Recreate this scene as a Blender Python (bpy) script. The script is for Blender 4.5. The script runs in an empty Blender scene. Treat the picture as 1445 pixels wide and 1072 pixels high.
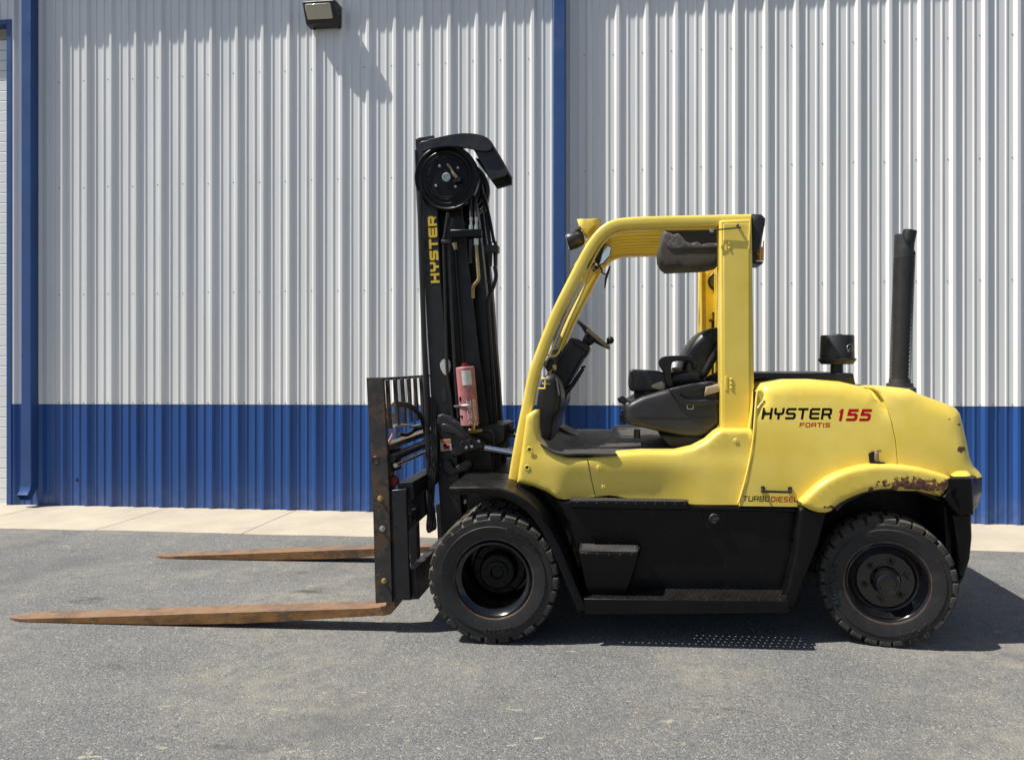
import bpy, bmesh, math, random
from mathutils import Vector, Matrix
from mathutils.geometry import delaunay_2d_cdt
random.seed(7)
R = math.radians
scene = bpy.context.scene
COL = scene.collection

# ------------------------------------------------------------------ camera
PSI = math.atan(.078); S, C = math.sin(PSI), math.cos(PSI)
EYE = 1.585; F = 1000.0; PX, PY = 797.0, 549.0
GRADE = .03788; Y0 = 4.3431; GAM = math.atan(GRADE)
cam = bpy.data.objects.new('camera', bpy.data.cameras.new('camera')); COL.objects.link(cam)
cam.data.sensor_fit = 'HORIZONTAL'; cam.data.sensor_width = 36.0
cam.data.lens = 36.0 * F / 1445.0
cam.data.shift_x = (722.5 - PX) / 1445.0
cam.data.shift_y = (549.0 - 536.0) / 1445.0
cam.data.clip_start = .05; cam.data.clip_end = 500
cam.location = (0, 0, EYE)
cam.rotation_euler = (R(90), 0, PSI)
scene.camera = cam

# ------------------------------------------------------------------ sky, sun, exposure
A0 = Vector((-7.514, 8.255, 0.0)); WD = Vector((.99958, -.02905, 0)); WN = Vector((.02905, .99958, 0))
SUN = (WD * .503 + WN * .192 + Vector((0, 0, -.843))).normalized()      # the way the light travels
world = bpy.data.worlds.new('World'); scene.world = world; world.use_nodes = True
wn = world.node_tree.nodes; wl = world.node_tree.links
bg = wn['Background']; sky = wn.new('ShaderNodeTexSky'); sky.sky_type = 'NISHITA'; sky.sun_disc = False
to = -SUN
sky.sun_elevation = math.asin(to.z); sky.sun_rotation = math.atan2(to.x, to.y)
sky.air_density = 1.0; sky.dust_density = 1.2; sky.ozone_density = 1.0
wl.new(sky.outputs[0], bg.inputs[0]); bg.inputs[1].default_value = .068
sl = bpy.data.lights.new('sun', 'SUN'); sl.energy = 4.9; sl.angle = R(.53); sl.color = (1, .955, .875)
so = bpy.data.objects.new('sun', sl); COL.objects.link(so)
so.rotation_euler = SUN.to_track_quat('-Z', 'Y').to_euler(); so.location = (-6, -4, 12)
scene.view_settings.view_transform = 'Standard'; scene.view_settings.look = 'None'
scene.view_settings.exposure = .49; scene.view_settings.gamma = 1; scene.view_settings.use_curve_mapping = False

# ------------------------------------------------------------------ materials
def mat(name, col, rough=.5, metal=0.0, var=.12, scale=6.0, bump=0.0, bscale=60.0, col2=None, spots=None,
        streak=None, coat=0.0, spec=.5, patches=None, dust=None, splash=None, runs=None):
    """base colour with broad tonal variation, fine bump and optional worn patches (list of (cx,cz,rx,rz), colour)"""
    m = bpy.data.materials.new(name); m.use_nodes = True
    n = m.node_tree.nodes; l = m.node_tree.links; b = n['Principled BSDF']
    b.inputs['Roughness'].default_value = rough; b.inputs['Metallic'].default_value = metal
    b.inputs['Specular IOR Level'].default_value = spec
    if coat: b.inputs['Coat Weight'].default_value = coat; b.inputs['Coat Roughness'].default_value = .12
    tc = n.new('ShaderNodeTexCoord')
    vec = tc.outputs['Object']
    if streak:
        mp = n.new('ShaderNodeMapping'); mp.inputs['Scale'].default_value = streak
        l.new(vec, mp.inputs[0]); svec = mp.outputs[0]
    else: svec = vec
    nz = n.new('ShaderNodeTexNoise'); nz.inputs['Scale'].default_value = scale; nz.inputs['Detail'].default_value = 6
    nz.inputs['Roughness'].default_value = .62
    l.new(svec, nz.inputs['Vector'])
    ra = n.new('ShaderNodeValToRGB'); l.new(nz.outputs['Fac'], ra.inputs[0])
    c2 = col2 or tuple(min(1, c * (1 + var)) for c in col)
    c1 = tuple(c * (1 - var) for c in col)
    ra.color_ramp.elements[0].position = .36; ra.color_ramp.elements[0].color = (*c1, 1)
    ra.color_ramp.elements[1].position = .66; ra.color_ramp.elements[1].color = (*c2, 1)
    cur = ra.outputs[0]
    if spots:                                   # (scale, threshold, colour, amount)
        for (ss, th, sc_, am) in spots:
            z = n.new('ShaderNodeTexNoise'); z.inputs['Scale'].default_value = ss; z.inputs['Detail'].default_value = 8
            z.inputs['Roughness'].default_value = .7; l.new(svec, z.inputs['Vector'])
            mr = n.new('ShaderNodeMapRange'); mr.inputs[1].default_value = th; mr.inputs[2].default_value = th + .06
            mr.inputs[4].default_value = am; l.new(z.outputs['Fac'], mr.inputs[0])
            mx = n.new('ShaderNodeMix'); mx.data_type = 'RGBA'; l.new(mr.outputs[0], mx.inputs[0])
            l.new(cur, mx.inputs[6]); mx.inputs[7].default_value = (*sc_, 1); cur = mx.outputs[2]
    if patches:
        sx = n.new('ShaderNodeSeparateXYZ'); l.new(vec, sx.inputs[0])
        z = n.new('ShaderNodeTexNoise'); z.inputs['Scale'].default_value = patches.get('scale', 22); z.inputs['Detail'].default_value = 8
        z.inputs['Roughness'].default_value = .7; l.new(vec, z.inputs['Vector'])
        tot = None
        for (cx, cz, rx, rz) in patches['at']:
            def M(op, a, b_):
                q = n.new('ShaderNodeMath'); q.operation = op
                for i, v in enumerate((a, b_)):
                    if isinstance(v, (int, float)): q.inputs[i].default_value = v
                    else: l.new(v, q.inputs[i])
                return q.outputs[0]
            dx = M('DIVIDE', M('SUBTRACT', sx.outputs[0], cx), rx); dz = M('DIVIDE', M('SUBTRACT', sx.outputs[2], cz), rz)
            d = M('ADD', M('MULTIPLY', dx, dx), M('MULTIPLY', dz, dz))
            v = M('SUBTRACT', 1.0, d)
            tot = v if tot is None else M('MAXIMUM', tot, v)
        s_ = M('ADD', tot, M('MULTIPLY', M('SUBTRACT', z.outputs['Fac'], .5), patches.get('rag', 5.0)))
        mr = n.new('ShaderNodeMapRange'); mr.inputs[1].default_value = .35; mr.inputs[2].default_value = .5
        l.new(s_, mr.inputs[0])
        z2 = n.new('ShaderNodeTexNoise'); z2.inputs['Scale'].default_value = 45; l.new(vec, z2.inputs['Vector'])
        r2 = n.new('ShaderNodeValToRGB'); l.new(z2.outputs['Fac'], r2.inputs[0])
        pc = patches['cols']
        r2.color_ramp.elements[0].position = .42; r2.color_ramp.elements[0].color = (*pc[0], 1)
        r2.color_ramp.elements[1].position = .6; r2.color_ramp.elements[1].color = (*pc[1], 1)
        mx = n.new('ShaderNodeMix'); mx.data_type = 'RGBA'; l.new(mr.outputs[0], mx.inputs[0])
        l.new(cur, mx.inputs[6]); l.new(r2.outputs[0], mx.inputs[7]); cur = mx.outputs[2]
    if splash:                                  # dirt thrown up at the foot: (z0, z1, colour, amount)
        sx = n.new('ShaderNodeSeparateXYZ'); l.new(vec, sx.inputs[0])
        z = n.new('ShaderNodeTexNoise'); z.inputs['Scale'].default_value = 7; z.inputs['Detail'].default_value = 8; z.inputs['Roughness'].default_value = .7; l.new(vec, z.inputs['Vector'])
        mr = n.new('ShaderNodeMapRange'); mr.inputs[1].default_value = splash[0]; mr.inputs[2].default_value = splash[1]
        mr.inputs[3].default_value = 1; mr.inputs[4].default_value = 0; l.new(sx.outputs[2], mr.inputs[0])
        m2 = n.new('ShaderNodeMapRange'); m2.inputs[1].default_value = .38; m2.inputs[2].default_value = .68; m2.inputs[4].default_value = splash[3]; l.new(z.outputs['Fac'], m2.inputs[0])
        mu = n.new('ShaderNodeMath'); mu.operation = 'MULTIPLY'; l.new(mr.outputs[0], mu.inputs[0]); l.new(m2.outputs[0], mu.inputs[1])
        mx = n.new('ShaderNodeMix'); mx.data_type = 'RGBA'; l.new(mu.outputs[0], mx.inputs[0]); l.new(cur, mx.inputs[6]); mx.inputs[7].default_value = (*splash[2], 1); cur = mx.outputs[2]
    if runs:                                    # narrow grime runs or scratches: (stretch, scale, threshold, colour, amount)
        for (stv, ss, th, sc_, am) in runs:
            mp = n.new('ShaderNodeMapping'); mp.inputs['Scale'].default_value = stv; l.new(vec, mp.inputs[0])
            z = n.new('ShaderNodeTexNoise'); z.inputs['Scale'].default_value = ss; z.inputs['Detail'].default_value = 6; z.inputs['Roughness'].default_value = .65; l.new(mp.outputs[0], z.inputs['Vector'])
            mr = n.new('ShaderNodeMapRange'); mr.inputs[1].default_value = th; mr.inputs[2].default_value = th + .08; mr.inputs[4].default_value = am; l.new(z.outputs['Fac'], mr.inputs[0])
            mx = n.new('ShaderNodeMix'); mx.data_type = 'RGBA'; l.new(mr.outputs[0], mx.inputs[0]); l.new(cur, mx.inputs[6]); mx.inputs[7].default_value = (*sc_, 1); cur = mx.outputs[2]
    if dust:                                    # dust that lies on upward faces
        ge = n.new('ShaderNodeNewGeometry'); sp = n.new('ShaderNodeSeparateXYZ'); l.new(ge.outputs['Normal'], sp.inputs[0])
        mr = n.new('ShaderNodeMapRange'); mr.inputs[1].default_value = .35; mr.inputs[2].default_value = 1.0
        mr.inputs[4].default_value = dust[1]; l.new(sp.outputs[2], mr.inputs[0])
        z = n.new('ShaderNodeTexNoise'); z.inputs['Scale'].default_value = 9; z.inputs['Detail'].default_value = 6; l.new(vec, z.inputs['Vector'])
        mu = n.new('ShaderNodeMath'); mu.operation = 'MULTIPLY'; l.new(mr.outputs[0], mu.inputs[0]); l.new(z.outputs['Fac'], mu.inputs[1])
        mx = n.new('ShaderNodeMix'); mx.data_type = 'RGBA'; l.new(mu.outputs[0], mx.inputs[0])
        l.new(cur, mx.inputs[6]); mx.inputs[7].default_value = (*dust[0], 1); cur = mx.outputs[2]
    l.new(cur, b.inputs['Base Color'])
    # roughness wander
    rr = n.new('ShaderNodeMapRange'); rr.inputs[1].default_value = .3; rr.inputs[2].default_value = .7
    rr.inputs[3].default_value = max(.03, rough - .08); rr.inputs[4].default_value = min(1, rough + .12)
    zr = n.new('ShaderNodeTexNoise'); zr.inputs['Scale'].default_value = scale * 2.3; zr.inputs['Detail'].default_value = 4
    l.new(svec, zr.inputs['Vector']); l.new(zr.outputs['Fac'], rr.inputs[0]); l.new(rr.outputs[0], b.inputs['Roughness'])
    if bump:
        bn = n.new('ShaderNodeTexNoise'); bn.inputs['Scale'].default_value = bscale; bn.inputs['Detail'].default_value = 5
        l.new(svec, bn.inputs['Vector'])
        bp = n.new('ShaderNodeBump'); bp.inputs['Strength'].default_value = bump; bp.inputs['Distance'].default_value = .01
        l.new(bn.outputs['Fac'], bp.inputs['Height']); l.new(bp.outputs[0], b.inputs['Normal'])
    return m

M_ = {}
M_['wall'] = mat('light_grey_cladding', (.73, .737, .735), .38, var=.05, scale=1.2, streak=(2, 2, .25), bump=.06, bscale=3, spec=.9, runs=[((6, 6, .12), 3, .66, (.42, .41, .38), .35)], spots=[(5, .70, (.40, .39, .36), .35)])
M_['blue'] = mat('blue_cladding', (.019, .080, .285), .34, spec=.5, splash=(.14, .50, (.20, .21, .25), .35), var=.12, scale=1.5, streak=(3, 3, .3), bump=.05, bscale=3, spots=[(7, .72, (.10, .15, .30), .3)])
M_['trim'] = mat('blue_trim', (.024, .072, .225), .34, var=.08, scale=2, bump=.04, bscale=4)
M_['door'] = mat('white_door', (.72, .73, .72), .45, var=.04, scale=2)
M_['concrete'] = mat('pale_concrete', (.42, .37, .29), .85, var=.10, scale=1.6, bump=.15, bscale=90,
                     spots=[(26, .73, (.25, .22, .18), .5), (1.1, .58, (.44, .39, .32), .5)])
M_['joint'] = mat('dark_joint', (.10, .09, .075), .9)
M_['screw'] = mat('fastener', (.16, .16, .17), .45, metal=.3)
M_['yellow'] = mat('faded_yellow_paint', (.76, .565, .080), .36, var=.06, scale=3.5, col2=(.79, .61, .125), runs=[((5, 5, .5), 7, .665, (.50, .38, .09), .35), ((1.2, 1.2, 9), 16, .70, (.86, .76, .42), .4)], bump=.03, bscale=20,
                   spots=[(38, .735, (.26, .18, .06), .7), (90, .74, (.12, .08, .04), .7), (3.0, .66, (.76, .64, .26), .45)], coat=.15)
M_['roofyellow'] = mat('bright_yellow_paint', (.74, .50, .03), .34, var=.06, scale=5, spots=[(30, .72, (.25, .17, .04), .5)])
M_['black'] = mat('black_satin_paint', (.004, .0042, .005), .30, spec=.22, var=.25, scale=5, bump=.03, bscale=14, dust=((.08, .072, .06), .22), spots=[(45, .70, (.05, .043, .035), .5), (7, .62, (.022, .020, .018), .5)], runs=[((1, 1, 7), 14, .69, (.06, .055, .05), .5)])
M_['mast'] = mat('black_mast_paint', (.0075, .0082, .011), .38, var=.35, scale=7, bump=.06, bscale=24, dust=((.13, .11, .08), .5),
                 spots=[(50, .73, (.10, .07, .045), .7), (9, .70, (.055, .04, .025), .5)])
M_['grease'] = mat('greasy_black_steel', (.012, .010, .009), .42, var=.4, scale=12, bump=.12, bscale=50, spots=[(20, .62, (.045, .03, .015), .6)], dust=((.12, .10, .07), .5))
M_['worn'] = mat('rusty_black_steel', (.028, .025, .024), .55, var=.4, scale=9, bump=.12, bscale=40,
                 spots=[(7, .50, (.085, .050, .026), .8), (16, .60, (.16, .075, .03), .75), (60, .70, (.24, .17, .11), .6)], dust=((.22, .18, .12), .4))
M_['fork'] = mat('rusty_fork_steel', (.25, .125, .042), .50, metal=.15, var=.4, scale=5, streak=(1, 1.5, 2), bump=.12, bscale=60,
                 spots=[(2.6, .50, (.085, .055, .038), .75), (5, .55, (.05, .034, .026), .6), (14, .60, (.40, .22, .075), .6), (40, .62, (.07, .03, .02), .7), (26, .72, (.42, .38, .33), .7)], dust=((.27, .20, .155), .8))
M_['rubber'] = mat('tyre_rubber', (.010, .010, .011), .58, var=.25, scale=9, spots=[(6, .56, (.030, .027, .023), .5), (40, .70, (.07, .06, .05), .5)], bump=.12, bscale=50, dust=((.15, .13, .10), .45))
M_['lug'] = mat('dusty_tread_rubber', (.032, .029, .026), .85, var=.45, scale=22, bump=.3, bscale=70, spots=[(16, .56, (.14, .115, .085), .8)], dust=((.30, .26, .20), .6))
M_['rim'] = mat('gloss_black_rim', (.003, .0033, .005), .15, var=.2, scale=8, bump=.04, bscale=16, coat=.4, dust=((.08, .07, .055), .2))
M_['rimedge'] = mat('worn_rim_edge', (.13, .075, .04), .5, metal=.3, var=.5, scale=14)
M_['plastic'] = mat('grey_black_plastic', (.020, .021, .024), .45, var=.2, scale=5, bump=.05, bscale=120, dust=((.14, .13, .12), .14), spots=[(50, .76, (.16, .16, .16), .5)])
M_['dash'] = mat('black_plastic', (.013, .013, .015), .42, var=.2, scale=6, bump=.05, bscale=90, dust=((.10, .095, .09), .12))
M_['vinyl'] = mat('seat_vinyl', (.012, .012, .012), .33, var=.25, scale=6, bump=.10, bscale=25, dust=((.05, .045, .04), .2))
M_['mat'] = mat('rubber_floor_mat', (.022, .021, .021), .6, var=.3, scale=9, bump=.25, bscale=30, dust=((.12, .11, .10), .6))
M_['foam'] = mat('torn_headliner', (.065, .056, .045), .8, var=.2, scale=5, bump=.05, bscale=30)
M_['fabricdark'] = mat('dark_torn_lining', (.008, .007, .007), .9)
M_['foamgrey'] = mat('grey_torn_foam', (.12, .115, .12), .95, var=.3, scale=18, bump=.4, bscale=50)
M_['chrome'] = mat('polished_rod', (.75, .76, .78), .12, metal=1, var=.03)
M_['steel'] = mat('zinc_steel', (.50, .50, .48), .3, metal=.9, var=.15, scale=30)
M_['brass'] = mat('brass_fitting', (.55, .40, .14), .35, metal=.8, var=.2, scale=30)
M_['pipe'] = mat('yellowed_pipe', (.30, .24, .13), .4, metal=.5, var=.3, scale=20)
M_['tan'] = mat('tan_block', (.33, .30, .24), .6, var=.2, scale=20)
M_['hose'] = mat('rubber_hose', (.012, .012, .013), .45, var=.2, scale=20, dust=((.12, .11, .09), .3))
M_['red'] = mat('faded_red_paint', (.46, .15, .155), .45, var=.25, scale=9, spots=[(8, .52, (.27, .20, .20), .75)], runs=[((4, 4, .4), 9, .55, (.30, .25, .24), .6)], bump=.05)
M_['redrag'] = mat('dark_red_paint', (.16, .012, .015), .5, var=.3, scale=14)
M_['pink'] = mat('pink_sleeve', (.55, .28, .22), .6)
M_['decalyellow'] = mat('yellow_decal', (.72, .50, .035), .45, var=.08, scale=20, spots=[(70, .70, (.05, .04, .02), .7)])
M_['decalblack'] = mat('black_decal', (.005, .005, .005), .6, var=.1, spec=.1)
M_['decalred'] = mat('red_decal', (.40, .006, .010), .6, spec=.1, var=.1, scale=20)
M_['white'] = mat('white_label', (.62, .60, .56), .5, var=.15, scale=20, spots=[(40, .64, (.25, .22, .18), .5)])
M_['orange'] = mat('orange_label', (.65, .22, .05), .5)
M_['amber'] = mat('amber_lens', (.75, .20, .015), .15, coat=.5)
M_['redlens'] = mat('red_lens', (.30, .012, .012), .2, coat=.5)
M_['lens'] = mat('ribbed_lamp_glass', (.46, .42, .33), .22, var=.12, scale=14, streak=(30, 1, 1), bump=.4, bscale=6, coat=.5)
M_['bronze'] = mat('dark_bronze_housing', (.018, .016, .016), .42, var=.2)
M_['mirror'] = mat('mirror_glass', (.8, .82, .82), .04, metal=1, var=.01)
M_['dirtyground'] = None
M_['beige'] = mat('worn_beige_grip', (.34, .27, .17), .6, var=.3, scale=30)
M_['foamyel'] = mat('exposed_foam', (.42, .36, .24), .9, var=.2, scale=30)
M_['perfblack'] = mat('exhaust_black', (.028, .028, .029), .5, var=.3, scale=20, spots=[(60, .7, (.12, .08, .05), .5)])

def asphalt():
    m = bpy.data.materials.new('weathered_asphalt'); m.use_nodes = True
    n = m.node_tree.nodes; l = m.node_tree.links; b = n['Principled BSDF']
    b.inputs['Roughness'].default_value = .9; b.inputs['Specular IOR Level'].default_value = .35
    tc = n.new('ShaderNodeTexCoord'); v = tc.outputs['Object']
    def noise(s, d=6, r=.6, vec=v):
        z = n.new('ShaderNodeTexNoise'); z.inputs['Scale'].default_value = s; z.inputs['Detail'].default_value = d
        z.inputs['Roughness'].default_value = r; l.new(vec, z.inputs['Vector']); return z.outputs['Fac']
    def ramp(f, stops):
        r = n.new('ShaderNodeValToRGB'); l.new(f, r.inputs[0])
        e = r.color_ramp.elements
        e[0].position, e[0].color = stops[0][0], (*stops[0][1], 1)
        e[1].position, e[1].color = stops[-1][0], (*stops[-1][1], 1)
        for p, c_ in stops[1:-1]:
            q = e.new(p); q.color = (*c_, 1)
        return r.outputs[0]
    def mix(f, a, c_, mode='MIX'):
        x = n.new('ShaderNodeMix'); x.data_type = 'RGBA'; x.blend_type = mode
        if isinstance(f, float): x.inputs[0].default_value = f
        else: l.new(f, x.inputs[0])
        for i, q in ((6, a), (7, c_)):
            if isinstance(q, tuple): x.inputs[i].default_value = (*q, 1)
            else: l.new(q, x.inputs[i])
        return x.outputs[2]
    def rng(f, a, b_, c_=0., d=1.):
        q = n.new('ShaderNodeMapRange'); l.new(f, q.inputs[0])
        for i, x in enumerate((a, b_, c_, d)): q.inputs[i + 1].default_value = x
        return q.outputs[0]
    def mul(a, b_):
        q = n.new('ShaderNodeMath'); q.operation = 'MULTIPLY'; l.new(a, q.inputs[0]); l.new(b_, q.inputs[1]); return q.outputs[0]
    vo = n.new('ShaderNodeTexVoronoi'); vo.inputs['Scale'].default_value = 110; vo.inputs['Randomness'].default_value = 1
    wv = n.new('ShaderNodeVectorMath'); wv.operation = 'MULTIPLY_ADD'; nw = n.new('ShaderNodeTexNoise'); nw.inputs['Scale'].default_value = 45; l.new(v, nw.inputs['Vector']); l.new(nw.outputs['Color'], wv.inputs[0]); wv.inputs[1].default_value = (.03, .03, .03); l.new(v, wv.inputs[2]); l.new(wv.outputs[0], vo.inputs['Vector'])
    vb = n.new('ShaderNodeTexVoronoi'); vb.inputs['Scale'].default_value = 260; l.new(v, vb.inputs['Vector'])
    sep = n.new('ShaderNodeSeparateColor'); l.new(vo.outputs['Color'], sep.inputs[0])
    sep2 = n.new('ShaderNodeSeparateColor'); l.new(vb.outputs['Color'], sep2.inputs[0])
    base = ramp(sep.outputs[0], [(0, (.055, .057, .060)), (.10, (.105, .108, .111)), (.5, (.165, .168, .170)), (.84, (.22, .215, .205)), (.94, (.33, .305, .26)), (1, (.58, .52, .42))])
    fine = ramp(sep2.outputs[1], [(0, (.04, .041, .043)), (.25, (.12, .122, .124)), (.7, (.185, .186, .184)), (1, (.38, .355, .31))])
    c0 = mix(.5, base, fine)
    # broad weathering
    big = noise(.7, 6, .62); dust = rng(big, .44, .66)
    c1 = mix(mul(dust, rng(noise(9, 6, .7), .40, .62, .15, .75)), c0, (.34, .305, .245))
    dk = rng(noise(1.1, 5, .55), .53, .66, 0, .45)
    c2 = mix(dk, c1, (.10, .102, .106))
    mp = n.new('ShaderNodeMapping'); mp.inputs['Location'].default_value = (7, 3, 0); mp.inputs['Scale'].default_value = (1, 2.6, 1); l.new(v, mp.inputs[0])
    sp = rng(noise(4.2, 9, .74, mp.outputs[0]), .635, .665, 0, .85)
    c3 = mix(sp, c2, (.50, .43, .32))
    mp2 = n.new('ShaderNodeMapping'); mp2.inputs['Location'].default_value = (1, 9, 0); mp2.inputs['Scale'].default_value = (.6, 1.8, 1); l.new(v, mp2.inputs[0])
    st = rng(noise(1.7, 9, .75, mp2.outputs[0]), .60, .70, 0, .75)
    c4 = mix(st, c3, (.045, .043, .042))
    ru = rng(noise(3.1, 7, .7), .67, .73, 0, .45)
    c5 = mix(ru, c4, (.33, .19, .08))
    l.new(mix(1.0, c5, (.84, .855, .87), 'MULTIPLY'), b.inputs['Base Color'])
    bp = n.new('ShaderNodeBump'); bp.inputs['Strength'].default_value = .55; bp.inputs['Distance'].default_value = .008
    inv = n.new('ShaderNodeMath'); inv.operation = 'SUBTRACT'; inv.inputs[0].default_value = 1; l.new(vo.outputs['Distance'], inv.inputs[1])
    l.new(inv.outputs[0], bp.inputs['Height'])
    bp2 = n.new('ShaderNodeBump'); bp2.inputs['Strength'].default_value = .25; bp2.inputs['Distance'].default_value = .02
    l.new(noise(14, 6, .6), bp2.inputs['Height']); l.new(bp.outputs[0], bp2.inputs['Normal'])
    l.new(bp2.outputs[0], b.inputs['Normal'])
    return m
M_['asphalt'] = asphalt()

# ------------------------------------------------------------------ mesh helpers
class MB:
    def __init__(s): s.v = []; s.f = []
    def add(s, vs, fs):
        k = len(s.v); s.v += [tuple(p) for p in vs]; s.f += [tuple(k + i for i in f) for f in fs]
    def box(s, x0, x1, y0, y1, z0, z1):
        s.add([(x0,y0,z0),(x1,y0,z0),(x1,y1,z0),(x0,y1,z0),(x0,y0,z1),(x1,y0,z1),(x1,y1,z1),(x0,y1,z1)],
              [(0,3,2,1),(4,5,6,7),(0,1,5,4),(1,2,6,5),(2,3,7,6),(3,0,4,7)])
    def bar(s, a, b, w, h, up=(0,1,0)):
        """box section between two points, w along 'up', h across"""
        a, b = Vector(a), Vector(b); d = (b - a).normalized(); u = Vector(up); u = (u - d * u.dot(d)).normalized(); t = d.cross(u)
        vs = []
        for p in (a, b):
            for i, j in ((-1,-1),(1,-1),(1,1),(-1,1)): vs.append(p + u * (i * w / 2) + t * (j * h / 2))
        s.add(vs, [(0,1,2,3),(7,6,5,4),(0,4,5,1),(1,5,6,2),(2,6,7,3),(3,7,4,0)])
    def prism(s, poly, y0, y1):
        n = len(poly); vs = [(x, y0, z) for x, z in poly] + [(x, y1, z) for x, z in poly]
        s.add(vs, [tuple(range(n)), tuple(range(2*n-1, n-1, -1))] + [(i, i+n, (i+1) % n + n, (i+1) % n) for i in range(n)])
    def tube(s, pts, r, n=10, cap=True):
        pts = [Vector(p) for p in pts]
        if 3 <= len(pts) < 11 and not isinstance(r, (list, tuple)):         # bent hoses and pipes run smoothly through their points
            q = [pts[0]] + pts + [pts[-1]]; sm = []
            for i in range(1, len(q) - 2):
                for k in range(5):
                    t = k / 5; a, b, c_, d_ = q[i-1], q[i], q[i+1], q[i+2]
                    sm.append(.5 * ((2*b) + (c_ - a)*t + (2*a - 5*b + 4*c_ - d_)*t*t + (3*b - a - 3*c_ + d_)*t*t*t))
            pts = sm + [pts[-1]]
        rs = r if isinstance(r, (list, tuple)) else [r] * len(pts)
        k = len(s.v); u = None
        for i, p in enumerate(pts):
            d = (pts[min(i+1, len(pts)-1)] - pts[max(i-1, 0)]).normalized()
            if u is None: u = d.orthogonal().normalized()
            u = (u - d * u.dot(d)).normalized(); t = d.cross(u)
            for j in range(n):
                a = 2 * math.pi * j / n; s.v.append(tuple(p + (u * math.cos(a) + t * math.sin(a)) * rs[i]))
        for i in range(len(pts) - 1):
            for j in range(n):
                s.f.append((k+i*n+j, k+i*n+(j+1) % n, k+(i+1)*n+(j+1) % n, k+(i+1)*n+j))
        if cap:
            s.f.append(tuple(k + j for j in range(n - 1, -1, -1))); q = k + (len(pts)-1) * n; s.f.append(tuple(q + j for j in range(n)))
    def lathe(s, prof, c=(0,0,0), axis='Y', n=48):
        """prof: list of (along axis, radius)"""
        k = len(s.v); c = Vector(c)
        for a, r in prof:
            for j in range(n):
                t = 2 * math.pi * j / n; x, z = r * math.cos(t), r * math.sin(t)
                s.v.append(tuple(c + (Vector((x, a, z)) if axis == 'Y' else Vector((x, z, a)) if axis == 'Z' else Vector((a, x, z)))))
        for i in range(len(prof) - 1):
            for j in range(n):
                s.f.append((k+i*n+j, k+i*n+(j+1) % n, k+(i+1)*n+(j+1) % n, k+(i+1)*n+j))
    def sphere(s, c, r, n=10, sc=(1,1,1)):
        c = Vector(c); k = len(s.v); m = n // 2
        for i in range(m + 1):
            a = math.pi * i / m
            for j in range(n):
                b = 2 * math.pi * j / n
                s.v.append(tuple(c + Vector((r*sc[0]*math.sin(a)*math.cos(b), r*sc[1]*math.sin(a)*math.sin(b), r*sc[2]*math.cos(a)))))
        for i in range(m):
            for j in range(n): s.f.append((k+i*n+j, k+(i+1)*n+j, k+(i+1)*n+(j+1) % n, k+i*n+(j+1) % n))

ORG = Vector((.6, 1.02, 0.0))          # truck-local point that becomes the origin of the forklift's Empty
def obj(name, mb, m, parent=None, bevel=0.0, seg=2, smooth=35, org=None, fix=True):
    me = bpy.data.meshes.new(name)
    o_ = (ORG if (parent is not None and org is None) else (org or Vector((0,0,0))))
    me.from_pydata([tuple(Vector(p) - o_) for p in mb.v], [], mb.f)
    bm = bmesh.new(); bm.from_mesh(me); bmesh.ops.remove_doubles(bm, verts=bm.verts, dist=1e-5)
    if fix: bmesh.ops.recalc_face_normals(bm, faces=bm.faces)
    bm.to_mesh(me); bm.free(); me.validate()
    me.materials.append(M_[m] if isinstance(m, str) else m)
    if smooth:
        me.shade_smooth(); me.set_sharp_from_angle(angle=R(smooth))
    o = bpy.data.objects.new(name, me); COL.objects.link(o)
    if parent is not None: o.parent = parent
    if bevel:
        md = o.modifiers.new('bevel', 'BEVEL'); md.width = bevel; md.segments = seg; md.limit_method = 'ANGLE'; md.angle_limit = R(40)
    return o
def dup(o, parent=None, loc=None, rot=None, mesh=None):
    c = o.copy(); COL.objects.link(c)
    if parent is not None: c.parent = parent
    if loc is not None: c.location = loc
    if rot is not None: c.rotation_euler = rot
    return c
def tag(o, label=None, cat=None, group=None, kind=None):
    for k, v in (('label', label), ('category', cat), ('group', group), ('kind', kind)):
        if v: o[k] = v
    return o
def empty(name, loc, rot=(0,0,0)):
    o = bpy.data.objects.new(name, None); COL.objects.link(o); o.location = loc; o.rotation_euler = rot; o.empty_display_size = .2; return o

def inside(p, poly):
    x, y = p; c = False; n = len(poly); j = n - 1
    for i in range(n):
        xi, yi = poly[i]; xj, yj = poly[j]
        if (yi > y) != (yj > y) and x < (xj - xi) * (y - yi) / (yj - yi) + xi: c = not c
        j = i
    return c
def segd(p, a, b):
    ax, ay = a; bx, by = b; dx, dy = bx-ax, by-ay; L = dx*dx + dy*dy
    t = 0 if L < 1e-12 else max(0, min(1, ((p[0]-ax)*dx + (p[1]-ay)*dy) / L))
    return math.hypot(p[0]-ax-t*dx, p[1]-ay-t*dy)
def smoothpoly(pts, it=1, closed=True):
    for _ in range(it):
        out = []; n = len(pts)
        for i in range(n if closed else n - 1):
            a, b = pts[i], pts[(i+1) % n]
            out += [(a[0]*.75+b[0]*.25, a[1]*.75+b[1]*.25), (a[0]*.25+b[0]*.75, a[1]*.25+b[1]*.75)]
        if not closed: out = [pts[0]] + out + [pts[-1]]
        pts = out
    return pts
def cdt(verts, edges, keep):
    r = delaunay_2d_cdt([Vector(v) for v in verts], edges, [], 0, 1e-6)
    vv, ff = r[0], r[2]
    tri = []
    for f in ff:
        cx = sum(vv[i][0] for i in f) / len(f); cy = sum(vv[i][1] for i in f) / len(f)
        if keep((cx, cy)): tri.append(tuple(f))
    return [tuple(v) for v in vv], tri
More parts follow.
